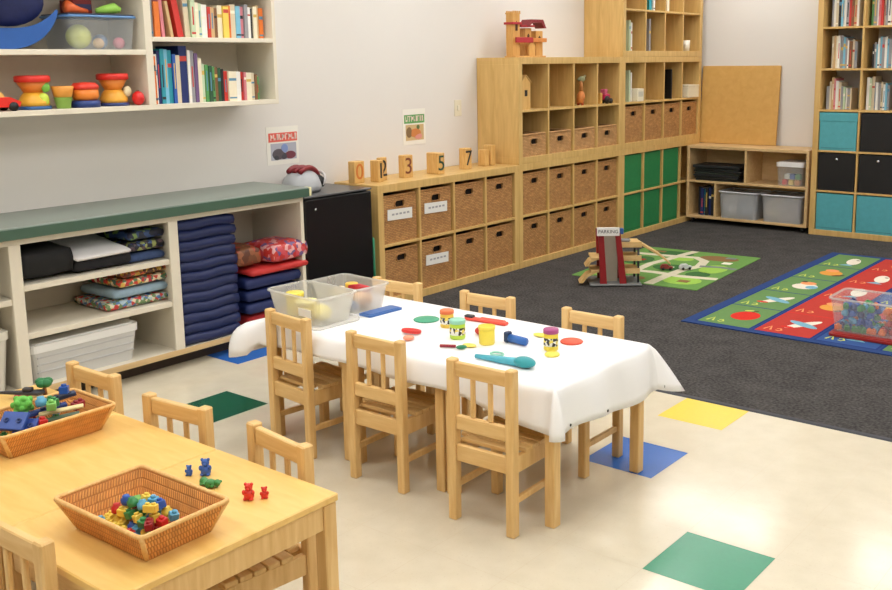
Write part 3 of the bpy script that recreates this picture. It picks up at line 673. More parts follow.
q = B(); q.sph((0, .005, .21), .03, 0, 12, (.8, 1.4, .8)); q.tube([(0, .02, .22), (0, .06, .235)], .008); q.tube([(0, -.02, .22), (0, -.05, .205)], .008); q.build('head', plain((150, 150, 112), .6, .15), t)
for s in (-1, 1):
    q = B(); q.cyl((s*.02, -.01, 0), (s*.018, -.01, .05), .011); q.build('leg', plain((190, 84, 56), .5), t)
y, z = cell('BU', 3, 1)
t = thing('toy_tractor', 'pink and black toy tractor in the fourth open cell', 'toy', (.335, y+.03, z))
q = B(); q.cbox((0, 0, .055), (.06, .085, .05), 0, .008); q.build('body', plain((190, 40, 84), .4), t)
q = B(); q.cbox((0, -.015, .098), (.05, .045, .045), 0, .006); q.build('cabin', plain((206, 90, 120), .4), t)
for s in (-1, 1):
    for yy, r_ in ((-.025, .032), (.032, .022)): q = B(); q.cyl((s*.03, yy, r_), (s*.046, yy, r_), r_, n=16); q.build('wheel', black, t)
q = B(); q.cbox((0, 0, .045), (.03, .03, .09), 0, .003); tag(q.build('wooden_peg', wood('peg', (224, 176, 96), (206, 156, 76), (12, 12, 2))), 'small orange wooden peg left of the pink tractor', 'toy', None, (.34, y-.055, z))
# unit above green bins: top row
y, z = cell('CM', 0, 1)
for i, (col, tt, h) in enumerate((('pale green', .02, .27), ('white', .018, .25))):
    make_book('%s upright book in the first cell above the green bins unit baskets' % col, 'books above the wicker baskets', col, tt, h, .18, (.34, y-.005+.03*i, z), RZ)
q = B(); q.box(-.06, .06, -.055, .055, 0, .11, 0, .003); q.box(.0598, .0612, -.04, .04, .04, .085, 1); tag(q.build('box', [plain((228, 220, 196), .6), plain((200, 196, 180), .6)]), 'cream box in front of the pale upright books', 'box', None, (.33, y+.105, z))
y, z = cell('CM', 2, 1)
q = B(); q.box(-.09, .09, -.008, .008, 0, .27, 0, .004); q.cyl((0, 0, .27), (0, 0, .29), .012); tag(q.build('tablet_case', black), 'thin black upright case in the third cell above the baskets', 'case', None, (.29, y-.005, z))
y, z = cell('CM', 3, 1)
q = B(); q.box(-.1, .1, -.115, .115, 0, .1, 0, .004); q.box(-.102, .102, -.117, .117, .1, .12, 0, .003); tag(q.build('box', plain((232, 224, 200), .6)), 'wide cream lidded box in the fourth cell above the baskets', 'box', None, (.3, y+.045, z))
y, z = cell('CT', 0, 0); make_book('tall pale green book in the topmost unit, first cell', None, 'pale green', .02, .26, .2, (.34, y-.01, z), RZ); make_book('tall white book in the topmost unit, first cell', None, 'white', .018, .24, .2, (.34, y+.02, z), RZ)
y, z = cell('CT', 1, 0); make_book('tall grey book in the topmost unit, second cell', None, 'grey', .03, .28, .2, (.34, y-.01, z), RZ)
y, z = cell('CT', 3, 0)
q = B(); q.lathe([(.03, 0), (.036, .1), (.033, .1), (.028, .006), (0, .006)], n=18); tag(q.build('cup', plain((240, 234, 218), .5)), 'white cup in the lower right cell of the topmost unit', 'cup', None, (.34, y-.01, z))
y, z = cell('CT', 1, 1); make_book('teal book in the topmost row, second cell', None, 'teal', .045, .22, .2, (.34, y-.01, z), RZ); make_book('white book beside the teal book in the topmost row', None, 'white', .03, .2, .2, (.34, y+.06, z), RZ)
y, z = cell('CT', 2, 1); make_book('cream book in the topmost row, third cell', None, 'cream', .04, .22, .2, (.34, y-.03, z), RZ)

# bookcase books
pal = [['grey', 'white', 'beige', 'black', 'light blue', 'white', 'grey', 'red', 'brown', 'tan', 'white'], ['green', 'grey', 'white', 'pink', 'red', 'beige', 'grey', 'white', 'cream', 'teal'],
       ['beige', 'tan', 'cream', 'white', 'grey', 'light blue', 'grey', 'white', 'brown', 'beige', 'grey'], ['black', 'grey', 'light blue', 'white', 'light blue', 'grey', 'white', 'light blue', 'grey', 'white'],
       ['grey', 'beige', 'tan', 'pink', 'white', 'beige', 'grey', 'pale green', 'white', 'grey', 'beige'], ['white', 'pale green', 'beige', 'grey', 'white', 'grey', 'beige', 'white', 'light blue', 'grey']]
hts = [[.26]*11, [.27]*10, [.28, .285, .28, .27, .28, .265, .26, .24, .235, .24, .23], [.2, .21, .2, .24, .26, .25, .25, .24, .25, .25], [.2, .24, .27, .26, .24, .23, .2, .19, .19, .18, .19], [.28, .27, .28, .24, .23, .22, .23, .22, .22, .21]]
gap = [.045, .03, .06, .05, .03, .02]
k = 0
for r in (5, 4, 3):
    for c in (0, 1):
        x, z = bcell(c, r); rn = {5: 'top', 4: 'middle', 3: 'lowest'}[r]
        sp = [(pal[k][i], R.uniform(.012, .026), hts[k][i]+R.uniform(-.008, .008)) for i in range(len(pal[k]))]
        row_books(sp, x-CELL/2+gap[k], z+.0005, BY+.07, 'in the bookcase %s book row, %s column' % (rn, ORD[c]), 'bookcase books in %s row, %s column' % (rn, ORD[c]), 'x')
        k += 1

# ---------------------------------------------------------------- low shelf on casters in the corner
LX0, LX1, LY0, LY1 = .405, 1.59, 4.19, 4.57
ls = thing('low_shelf', 'low maple shelf on casters against the back wall', 'shelf', ((LX0+LX1)/2, (LY0+LY1)/2, 0))
lw = LX1-LX0; ld = LY1-LY0
def lsb(nm, x0, x1, z0, z1, y0=-ld/2, y1=ld/2, m=maple):
    q = B(); q.box(x0-(LX0+LX1)/2, x1-(LX0+LX1)/2, y0, y1, z0, z1, 0, .0015); return q.build(nm, m, ls)
lsb('side_panel', LX0, LX0+.025, .05, .715); lsb('side_panel', LX1-.025, LX1, .05, .715)
lsb('top_panel', LX0, LX1, .715, .742); lsb('bottom_panel', LX0+.025, LX1-.025, .05, .072); lsb('shelf', LX0+.025, LX1-.025, .392, .412, -ld/2+.004)
lsb('divider', .985, 1.005, .412, .715, -ld/2+.004); lsb('divider', .69, .71, .072, .392, -ld/2+.004); lsb('back_panel', LX0+.025, LX1-.025, .072, .715, ld/2-.008, ld/2)
for sx in (-1, 1):
    for sy in (-1, 1):
        q = B(); q.cyl((sx*(lw/2-.05)-.01, sy*(ld/2-.05), .024), (sx*(lw/2-.05)+.01, sy*(ld/2-.05), .024), .024, n=14); q.cyl((sx*(lw/2-.05), sy*(ld/2-.05), .026), (sx*(lw/2-.05), sy*(ld/2-.05), .0505), .01); q.build('caster', black, ls)
zf = .4125
for i in range(7):
    h = .02 if i < 6 else .028
    q = B(); n = 8; w = R.uniform(.42, .5); tp = .004
    q.cbox((0, 0, h/2), (w, .3, h-.003), 0, .003)
    q.cbox((w*.5-.03, -.15, h/2), (.05, .006, h-.004), 0, .002)
    o = q.build('folder', plain([(26, 26, 28), (40, 42, 42), (30, 30, 34), (48, 56, 50)][i % 4], .5, .2)); tag(o, 'dark folder in the flat pile on the low shelf, %s from the bottom' % ORD[i], 'folder', 'dark folders piled on the low shelf', (.705+R.uniform(-.012, .012), 4.36+R.uniform(-.01, .01), zf), R.uniform(-.03, .03)); zf += h
q = storage_box('small clear bin with white lid on the right of the low shelf', .25, .3, .215, CLEAR, white, (1.405, 4.37, .4125), 0)
for i, (c, dx, dz, nm) in enumerate((((206, 60, 50), -.06, 0, 'red'), ((226, 190, 90), 0, .0, 'yellow'), ((220, 150, 90), .055, 0, 'orange'), ((90, 150, 90), .06, .052, 'green'), ((226, 226, 220), -.04, .052, 'white'), ((60, 90, 160), .01, .052, 'blue'))):
    q = B(); q.cbox((0, 0, .024), (.046, .06, .048), 0, .006); q.cyl((0, 0, .045), (0, 0, .052), .012); tag(q.build('toy_block', plain(c, .4)), '%s toy block inside the small white-lidded clear bin' % nm, 'toy block', 'blocks in the small clear bin', (1.405+dx, 4.29, .4165+dz))
for i, (cx, lab) in enumerate(((.925, 'smoky grey plastic bin left on the bottom of the low shelf'), (1.345, 'smoky grey plastic bin right on the bottom of the low shelf'))):
    t = storage_box(lab, .38, .32, .27, GREYCLEAR, None, (cx, 4.36, .0725), 0); rimtube(.386, .326, .246, .03, .008).build('rim', plain((196, 198, 204), .4), t)
for i, (c, cx, nm) in enumerate((((214, 212, 210), .85, 'pale'), ((176, 182, 190), 1.0, 'grey'), ((214, 204, 184), 1.27, 'tan'), ((176, 166, 156), 1.42, 'brown'))):
    soft('%s bundled cloth inside the %s smoky bin of the low shelf' % (nm, 'left' if i < 2 else 'right'), 'cloth_bundle', 'fabric', (cx, 4.33, .0765), (.14, .24, .21), plain(c, .8, .2), 0, 0, .35, 60+i)
q = B(); q.box(-.19, .19, -.002, .002, 0, .02, 0); q.box(-.19, .19, -.02, .002, .018, .022); 
tag(q.build('red_folder', plain((150, 34, 60), .5)), 'thin red folder edge at the back above the right smoky bin', 'folder', None, (1.345, 4.549, .3395)) if False else None
row_books([('black', .028, .27), ('navy', .03, .26), ('teal', .012, .255), ('black', .03, .265), ('navy', .028, .27), ('black', .03, .26)], .50, .0725, 4.25, 'at the bottom left of the low shelf', 'dark books at the bottom of the low shelf', 'x', (.2, .22))
# wooden panel leaning on the wall
q = B(); q.cbox((0, 0, .37), (.785, .018, .74), 0, .002); o = q.build('wood_panel', honey); tag(o, 'plain honey-coloured wooden board leaning on the back wall', 'board', None, (.762, 4.505, .745)); o.rotation_euler = (-.085, 0, 0)

# ---------------------------------------------------------------- rugs
GR = [(106, 148, 78), (64, 104, 60), (206, 200, 176), (134, 104, 70), (150, 190, 84), (160, 60, 50), (120, 128, 124), (232, 228, 214)]
grm = [plain(c, .95, .15, 60, .001, .1) for c in GR]
rg = B(); L, Wd = 1.30, .97
rg.prism(roundrect(Wd, L, .01), 0, .005, mi=0)
rz_ = random.Random(3); zt = .0053
def strip(b_, pts, w, z, mi):
    P = [Vector((x, y)) for x, y in pts]; Lf = []; Rt = []
    for i, p in enumerate(P):
        d_ = (P[min(i+1, len(P)-1)]-P[max(i-1, 0)]).normalized(); nrm = Vector((-d_.y, d_.x))*w/2
        Lf.append(p+nrm); Rt.append(p-nrm)
    b_.raw([(v.x, v.y, z) for v in Lf]+[(v.x, v.y, z) for v in Rt], [(i, i+1, len(P)+i+1, len(P)+i) for i in range(len(P)-1)], mi)
def disc(b_, x, y, rx, ry, z, mi, n=14, rot=0):
    b_.flat([(x+rx*math.cos(a)*math.cos(rot)-ry*math.sin(a)*math.sin(rot), y+rx*math.cos(a)*math.sin(rot)+ry*math.sin(a)*math.cos(rot)) for a in [2*PI*k/n for k in range(n)]], z, mi)
for (x, y, rx, ry, mi) in ((-.3, -.45, .13, .12, 4), (.28, -.42, .14, .13, 4), (.05, -.05, .16, .12, 1), (.33, .05, .1, .16, 4), (-.3, .1, .11, .16, 1), (.22, .45, .16, .1, 3), (-.2, .48, .2, .09, 1), (.3, -.18, .09, .1, 1), (-.02, .3, .09, .08, 4), (-.05, -.5, .08, .06, 3)): disc(rg, x, y, rx, ry, zt, mi)
strip(rg, [(-.48, -.25), (-.2, -.28), (.0, -.26), (.2, -.3), (.48, -.26)], .075, zt+.0003, 2)
strip(rg, [(.12, -.64), (.12, -.4), (.14, -.1), (.2, .1), (.16, .3), (.05, .4), (-.2, .36), (-.48, .34)], .075, zt+.0006, 2)
strip(rg, [(-.15, -.28), (-.16, 0), (-.12, .2), (-.1, .36), (-.05, .64)], .065, zt+.0009, 2)
strip(rg, [(.2, .1), (.35, .14), (.48, .12)], .06, zt+.0012, 6)
for (x, y, w, h, mi) in ((-.34, -.42, .07, .06, 5), (.3, -.44, .08, .07, 3), (.02, -.06, .06, .08, 7), (-.3, .12, .08, .06, 5), (.34, .3, .07, .07, 7), (.3, .5, .08, .06, 6), (-.3, .5, .09, .05, 3)): rg.box(x-w/2, x+w/2, y-h/2, y+h/2, .005, .0068, mi)
o = rg.build('play_rug', grm); tag(o, 'green road-map play rug under the toy garage', 'rug', None, (1.275, 2.215, 0)); o.rotation_euler = (0, 0, .07)

AC = [(46, 68, 118), (102, 136, 84), (180, 62, 54), (36, 56, 116), (226, 216, 200), (206, 54, 44), (214, 150, 70), (120, 170, 190), (196, 204, 96), (230, 150, 100), (86, 60, 44), (58, 86, 140)]
acm = [plain(c, .95, .12, 70, .001, .1) for c in AC]
ar = B(); RX0, RX1, RY0, RY1 = 2.09, 4.1, .815, 3.44
ar.box(RX0, RX1, RY0, RY1, 0, .006, 0)
xs = [(2.165, 2.49, 1), (2.525, 2.85, 2), (2.885, 3.21, 0), (3.245, 3.57, 1), (3.605, 3.93, 2)]
rows = 5; ya, yb = RY0+.065, RY1-.06; rh = (yb-ya)/rows
shapes = [(5, 'apple'), (7, 'plane'), (4, 'bear'), (6, 'cat'), (4, 'fish')]
for ci, (xa, xb, mi) in enumerate(xs):
    z = .0062; ar.flat([(xa-.012, ya-.012), (xb+.012, ya-.012), (xb+.012, yb+.012), (xa-.012, yb+.012)], z, 3)
    ar.flat([(xa, ya), (xb, ya), (xb, yb), (xa, yb)], z+.0003, 11 if (ci == 2) else mi)
    for j in range(rows):
        y0_ = ya+j*rh; cx = (xa+xb)/2+.03; cy = y0_+rh*.52
        if j: strip(ar, [(xa, y0_), (xb, y0_)], .012, z+.0006, 3 if mi != 2 else 5)
        a, kind = shapes[(j+ci*2) % 5]
        if ci == 1: a, kind = [(7, 'plane'), (6, 'cat'), (4, 'fish'), (4, 'fish'), (6, 'cat')][j]
        zz = z+.0008
        if kind == 'apple': disc(ar, cx, cy, .085, .11, zz, a, 18); strip(ar, [(cx, cy+.1), (cx+.02, cy+.15)], .014, zz+.0003, 10); disc(ar, cx-.03, cy+.13, .03, .014, zz+.0003, 8, rot=.5)
        elif kind == 'plane': disc(ar, cx, cy, .035, .14, zz, 4, 16, -.5); disc(ar, cx, cy, .11, .035, zz+.0003, a, 14, -.5); disc(ar, cx-.06, cy-.1, .04, .02, zz+.0003, 5, 10)
        elif kind == 'bear': disc(ar, cx, cy-.02, .085, .09, zz, a); disc(ar, cx-.01, cy+.08, .055, .05, zz+.0003, 9); disc(ar, cx-.05, cy+.12, .02, .02, zz+.0005, 10); disc(ar, cx+.05, cy-.03, .04, .05, zz+.0005, 7)
        elif kind == 'cat': disc(ar, cx, cy, .08, .085, zz, a); disc(ar, cx-.02, cy+.09, .05, .045, zz+.0003, 9); disc(ar, cx+.07, cy-.06, .05, .02, zz+.0003, 10, rot=.7)
        else: disc(ar, cx, cy, .05, .125, zz, a, 16, .15); ar.flat([(cx-.005, cy-.11), (cx+.05, cy-.17), (cx-.06, cy-.17)], zz+.0003, 7); disc(ar, cx+.015, cy+.06, .014, .014, zz+.0005, 10)
        # small yellow letter-like marks in the corner of each field
        lc = 8 if mi != 2 else 9
        lx = xa+.035; ly = y0_+.05
        strip(ar, [(lx, ly), (lx+.02, ly+.08), (lx+.04, ly)], .013, zz, lc); strip(ar, [(lx+.065, ly+.04), (lx+.085, ly+.05), (lx+.1, ly+.02), (lx+.085, ly), (lx+.068, ly+.01)], .012, zz, lc)
tag(ar.build('alphabet_rug', acm), 'blue-bordered picture rug with green and red columns of fields', 'rug')

# small toy cars on play rug
def minicar(label, loc, rz, c):
    t = thing('toy_car', label, 'toy car', loc, rz)
    q = B(); q.prism([(-.045, .01), (.045, .01), (.045, .026), (.02, .028), (.01, .042), (-.03, .042), (-.045, .026)], -.018, .018, 'xz'); q.build('body', plain(c, .35), t)
    for x in (-.026, .026):
        for s in (-1, 1): q = B(); q.cyl((x, s*.014, .0105), (x, s*.021, .0105), .0105, n=10); q.build('wheel', black, t)
minicar('dark red toy car on the play rug beside the garage', (1.33, 2.06, .009), .6, (130, 40, 40))
minicar('white and black toy car on the play rug', (1.44, 2.15, .009), .9, (200, 204, 206))

# toy garage
gg = thing('toy_garage', 'wooden toy parking garage with red posts and white sign', 'toy garage', (1.2, 1.5, .0065), .657)
gw = wood('garage_wood', (222, 190, 132), (206, 168, 106), (4, 12, 12))
GM = plain((120, 122, 122), .6, .1)
q = B(); q.box(-.17, .19, -.15, .14, 0, .012, 0, .003); q.build('base_plate', GM, gg)
rp = plain((142, 26, 30), .45, .08)
for x0, x1 in ((-.095, -.075), (.02, .062)):
    q = B(); q.prism([(x1-.024, .012), (x1+.024, .012), (x0+.018, .37), (x0-.018, .37)], -.13, -.105, 'xz'); q.build('red_post', rp, gg)
    q = B(); q.prism([(x1-.024, .012), (x1+.024, .012), (x0+.018, .37), (x0-.018, .37)], .06, .085, 'xz'); q.build('red_post', rp, gg)
q = B(); q.box(-.125, .03, -.145, -.131, .352, .41, 0, .002); sg = q.build('sign', plain((236, 234, 228), .5), gg)
glyphs('PARKING', .033, sg, 'lettering', plain((40, 40, 44), .6), (-.0475, -.1458, .381), (PI/2, 0, 0), .0005)
q = B(); q.box(.035, .06, -.13, -.1, .36, .40, 0, .003); o = q.build('winch', plain((52, 92, 160), .4), gg)
q = B(); q.box(-.07, .03, -.05, .05, .012, .345, 0, .002); q.build('lift_shaft', plain((176, 168, 150), .5, .1), gg)
for z, a, c in ((.27, .04, .19), (.175, .045, .19), (.085, .055, .18)):
    q = B(); q.box(a, c, -.1, .12, z, z+.016, 0, .002); q.build('deck', gw, gg)
    q = B(); q.box(a, c, -.104, -.098, z-.008, z+.03, 0, .001); q.build('deck_rail', gw, gg)
for x in (.17,):
    for y in (-.09, .1): q = B(); q.cyl((x, y, .012), (x, y, .272), .008); q.build('column', plain((44, 48, 50), .5), gg)
q = B(); q.prism([(.19, .286), (.33, .20), (.4, .14), (.4, .128), (.33, .186), (.19, .27)], -.06, .06, 'xz'); q.build('ramp', gw, gg)
for z in (.175, .085):
    q = B(); q.box(-.16, -.075, -.1, .1, z, z+.016, 0, .002); q.build('deck', gw, gg)
q = B(); q.prism([(-.12, .10), (-.19, .07), (-.24, .012), (-.215, .012), (-.18, .056), (-.12, .085)], -.1, .02, 'xz'); q.build('ramp', gw, gg)
q = B(); q.prism([(-.12, .19), (-.17, .17), (-.2, .13), (-.18, .13), (-.16, .158), (-.12, .175)], -.1, .02, 'xz'); q.build('ramp', gw, gg)
q = B(); q.tube([(.08+.03*math.cos(a), -.03+.02*math.sin(a), .3) for a in [2*PI*k/10 for k in range(10)]], .012, 6, closed=True); q.build('helipad', GM, gg)

# ---------------------------------------------------------------- toy bricks
def brick_mesh(kind):
    q = B()
    if kind == 0:
        q.cbox((0, 0, .009), (.032, .018, .018), 0, .0015)
        for x in (-.008, .008): q.cyl((x, 0, .018), (x, 0, .022), .0052, n=8)
    elif kind == 1:
        q.cbox((0, 0, .009), (.02, .02, .018), 0, .0015); q.cyl((0, 0, .018), (0, 0, .023), .006, n=8)
    else:
        q.lathe([(.011, 0), (.013, .004), (.013, .014), (.008, .018), (.008, .022), (0, .023)], n=12)
    return q
CN = {'red': (206, 42, 40), 'blue': (44, 90, 176), 'yellow': (242, 210, 84), 'green': (58, 140, 80), 'light blue': (96, 170, 206), 'dark red': (150, 34, 44), 'light green': (130, 196, 100), 'orange': (228, 120, 48), 'navy': (36, 52, 110)}
protos = {}
def brick(cn, kind, loc, rot, label, group, sc=1):
    key = (cn, kind)
    if key not in protos:
        o = brick_mesh(kind).build('toy_brick', plain(CN[cn], .35, .04)); protos[key] = o
    else:
        o = protos[key].copy(); COL.objects.link(o)
    o.location = loc; o.rotation_euler = rot; o.scale = (sc,)*3; tag(o, label, 'toy brick', group)
def pile(n, cx, cy, w, d, z0, layers, pal, where, group, seed, sp=.03, sc=1, rz=0, shrink=.28):
    rr = random.Random(seed); k = 0
    for L_ in range(layers):
        f = 1-shrink*L_; nx = max(1, int(w*f/(sp*sc))); ny = max(1, int(d*f/(sp*sc)))
        cells = [(i, j) for i in range(nx) for j in range(ny)]; rr.shuffle(cells)
        for (i, j) in cells:
            if k >= n: return
            if rr.random() < .12: continue
            x = (i-(nx-1)/2)*sp*sc+rr.uniform(-.004, .004); y = (j-(ny-1)/2)*sp*sc+rr.uniform(-.004, .004)
            cn = rr.choice(pal); X = cx+x*math.cos(rz)-y*math.sin(rz); Yy = cy+x*math.sin(rz)+y*math.cos(rz)
            tilt = rr.uniform(-.3, .3) if L_ else 0
            brick(cn, rr.randrange(3), (X, Yy, z0+L_*.0255*sc+(.004 if L_ else 0)), (tilt, tilt*.5, rr.uniform(0, 6.3)), '%s plastic toy brick lying in %s' % (cn, where), '%s %s' % (cn, group), sc); k += 1

# ---------------------------------------------------------------- splint baskets on the front tables
def make_tray(label, loc, rz):
    t = thing('basket', label, 'basket', loc, rz)
    w0, d0, w1, d1, h, tk = .27, .17, .335, .23, .075, .005
    q = B(); tub(q, w0, d0, w1, d1, h, tk, .012); q.build('body', splint, t)
    q = rimtube(w1, d1, h, .014, .0055); q.build('rim', splint_rim, t)
    for sx in (-1, 1):
        for sy in (-1, 1): q = B(); q.tube([(sx*(w0/2-.004), sy*(d0/2-.004), .003), (sx*(w1/2-.003), sy*(d1/2-.003), h)], .006, 8); q.build('corner_post', splint_rim, t)
    return t
TZ = .495
tr1 = make_tray('woven orange basket of loose bricks at the front of the table', (2.795, -3.235, TZ+.0005), .02)
tr2 = dup(tr1, (2.045, -3.075, TZ+.0005), PI/2, 'woven orange basket of mixed toys at the left edge of the photo')
pile(60, 2.80, -3.232, .225, .14, TZ+.0065, 3, ['red', 'blue', 'yellow', 'green', 'light blue', 'red', 'yellow', 'dark red', 'light blue', 'light green', 'yellow', 'blue', 'green'], 'the front woven basket', 'bricks in the front basket', 5, .028, .98, 0, .22)
# basket two: mixed construction toys
pile(40, 2.04, -3.08, .15, .25, TZ+.0065, 2, ['yellow', 'green', 'dark red', 'yellow', 'light green', 'blue', 'navy', 'light blue'], 'the left woven basket', 'bricks in the left basket', 9, .031, 1, 0, .15)
bt = TZ+.056
def plate(label, loc, rz, L_, W_, c, tilt=(0, 0), holes=3, h=.012):
    q = B(); q.cbox((0, 0, 0), (L_, W_, h), 0, .002)
    for i in range(holes): q.lathe([(.008, h/2), (.008, h/2+.003), (.004, h/2+.003), (.004, h/2)], ((i-(holes-1)/2)*L_/max(1, holes), 0, 0), 10, 1)
    o = q.build('building_plate', [plain(c, .4), plain(tuple(int(v*.75) for v in c), .4)]); tag(o, label, 'building plate', 'plates in the left basket', loc); o.rotation_euler = (tilt[0], tilt[1], rz)
plate('wide blue building plate standing at the left in the left basket', (2.075, -3.165, bt+.026), .5, .075, .055, (42, 78, 160), (.75, 0), 2)
plate('blue building plate in front at the left end of basket', (2.10, -3.145, bt+.010), .6, .06, .05, (36, 66, 146), (.6, 0), 2)
plate('long navy plate lying across the left basket', (2.03, -3.08, bt+.016), 1.25, .17, .022, (40, 62, 128), (0, -.1), 4)
plate('grey-blue plate at the back right of the left basket', (2.0, -3.0, bt+.03), 1.3, .11, .02, (60, 70, 96), (.1, -.12), 3)
plate('pale wooden plate slanted in the left basket', (2.08, -3.03, bt+.02), 1.0, .12, .018, (226, 206, 150), (.2, -.1), 0, .008)
plate('dark green plate slanted in the left basket', (2.105, -3.04, bt+.008), 1.1, .09, .018, (60, 84, 62), (.2, -.1), 0, .008)
q = B(); q.sph((0, 0, 0), .026, 0, 14)
for i in range(14):
    a = i*2.4; zz = -.8+1.6*i/13; rr_ = math.sqrt(1-zz*zz); q.sph((.024*rr_*math.cos(a), .024*rr_*math.sin(a), .024*zz), .009, 0, 8)
tag(q.build('toy_bush', plain((104, 190, 76), .6, .2, 80)), 'light green round toy bush in the left woven basket', 'toy', None, (2.0, -3.10, bt+.04))
for i, (cn, p, k) in enumerate((('green', (2.065, -3.045, bt+.035), 0), ('light green', (2.085, -3.06, bt+.032), 1), ('dark red', (2.065, -2.972, bt+.005), 0), ('red', (2.11, -3.105, bt+.0), 1), ('blue', (2.02, -2.985, bt+.045), 1), ('light blue', (2.05, -3.07, bt+.038), 2))):
    brick(cn, k, p, (.1, 0, i), '%s toy brick on top of the heap in the left woven basket' % cn, None, 1.25)
# things standing on the far left of the tables
t = thing('toy_tree', 'toy tree with dark green crown and brown trunk on the table', 'toy tree', (1.69, -2.875, TZ+.0005))
q = B(); q.cyl((0, 0, 0), (0, 0, .028), .007, .005); q.build('trunk', plain((150, 96, 54), .6), t)
q = B()
for a, r_, z in ((0, .018, .04), (1.3, .016, .044), (2.6, .017, .04), (3.9, .016, .045), (5.1, .017, .04)): q.sph((.012*math.cos(a), .012*math.sin(a), z), r_, 0, 10, (1, 1, .75))
q.build('crown', plain((36, 116, 66), .6, .2, 80), t)
t = thing('toy_boat', 'dark grey toy boat with red base on the left table', 'toy boat', (1.66, -2.945, TZ+.0005), .66)
q = B(); q.prism([(-.075, 0), (.07, -.022), (.085, 0), (.07, .022)], .016, .024); q.build('hull', plain((52, 56, 66), .45), t)
q = B(); q.cbox((.01, 0, .008), (.04, .03, .016), 0, .002); q.build('base', plain((176, 50, 56), .4), t)
q = B(); q.cbox((.03, 0, .03), (.03, .02, .012), 0, .002); q.build('cabin', plain((40, 40, 48), .4), t)
def bear(label, loc, rz, c, sc=1, group='loose plastic bears on the front table'):
    q = B(); q.lathe([(.009, 0), (.0135, .006), (.0135, .016), (.009, .026)], n=12); q.sph((0, 0, .033), .0105, 0, 12)
    for s in (-1, 1): q.sph((s*.008, 0, .041), .0045, 0, 8); q.sph((s*.012, -.005, .02), .005, 0, 8, (1, 1, 1.5)); q.sph((s*.008, -.008, .004), .0055, 0, 8, (1, 1.4, .7))
    q.sph((0, -.0095, .031), .0045, 0, 8)
    o = q.build('counting_bear', plain(c, .35, .05)); tag(o, label, 'toy bear', group, loc, rz); o.scale = (sc,)*3; return o
bear('small blue plastic bear, left of the taller blue one', (2.618, -2.985, TZ+.0005), .6, (52, 94, 176), .62)
bear('taller blue plastic bear on the table behind the front basket', (2.65, -2.957, TZ+.0005), .7, (52, 94, 176), 1.0)
bear('large red plastic bear on the right of the front table', (2.86, -2.985, TZ+.0005), .6, (220, 52, 38), .95)
bear('small red plastic bear beside the large red one', (2.885, -2.958, TZ+.0005), .9, (220, 52, 38), .66)
for p, sc_, rot, lab in (((2.69, -2.995, TZ+.009), .8, 1.2, 'green plastic bear lying on its back behind the basket'), ((2.717, -3.005, TZ+.010), .85, 2.2, 'green plastic bear lying sideways nearest the basket rim')):
    o = bear(lab, p, rot, (64, 140, 74), sc_); o.rotation_euler = (PI/2-.1, 0, rot)

# ---------------------------------------------------------------- tables
def make_table(label, loc, group):
    t = thing('play_table', label, 'table', loc, 0, group)
    w, d, h = .48, .612, TZ
    q = B(); q.box(-w/2, w/2, -d/2, d/2, h-.02, h, 0, .003); q.build('tabletop', tabletop_m, t)
    for sx in (-1, 1):
        for sy in (-1, 1):
            q = B(); q.cbox((sx*(w/2-.024), sy*(d/2-.024), (h-.02)/2), (.04, .04, h-.0205), 0, .003); q.build('leg', pine, t)
    for sy in (-1, 1): q = B(); q.box(-w/2+.045, w/2-.045, sy*(d/2-.018)-.009, sy*(d/2-.018)+.009, h-.085, h-.0205, 0, .0015); q.build('apron', pine_h, t)
    for sx in (-1, 1): q = B(); q.box(sx*(w/2-.018)-.009, sx*(w/2-.018)+.009, -d/2+.045, d/2-.045, h-.085, h-.0205, 0, .0015); q.build('apron', pine, t)
    return t
tb = make_table('pine table end nearest the camera, under the front brick basket', (2.77, -3.135, 0), 'front row of pine tables')
dup(tb, (2.286, -3.135, 0), 0, 'middle pine table of the front row, right of the mixed toys basket', 'front row of pine tables')
dup(tb, (1.802, -3.135, 0), 0, 'pine table at the far left of the front row, under the toy tree', 'front row of pine tables')
dup(tb, (2.755, -1.55, 0), 0, 'pine table under the right end of the white cloth', 'tables under the white cloth')
dup(tb, (2.273, -1.55, 0), 0, 'pine table under the middle of the white cloth', 'tables under the white cloth')
dup(tb, (1.791, -1.55, 0), 0, 'pine table under the left end of the white cloth', 'tables under the white cloth')

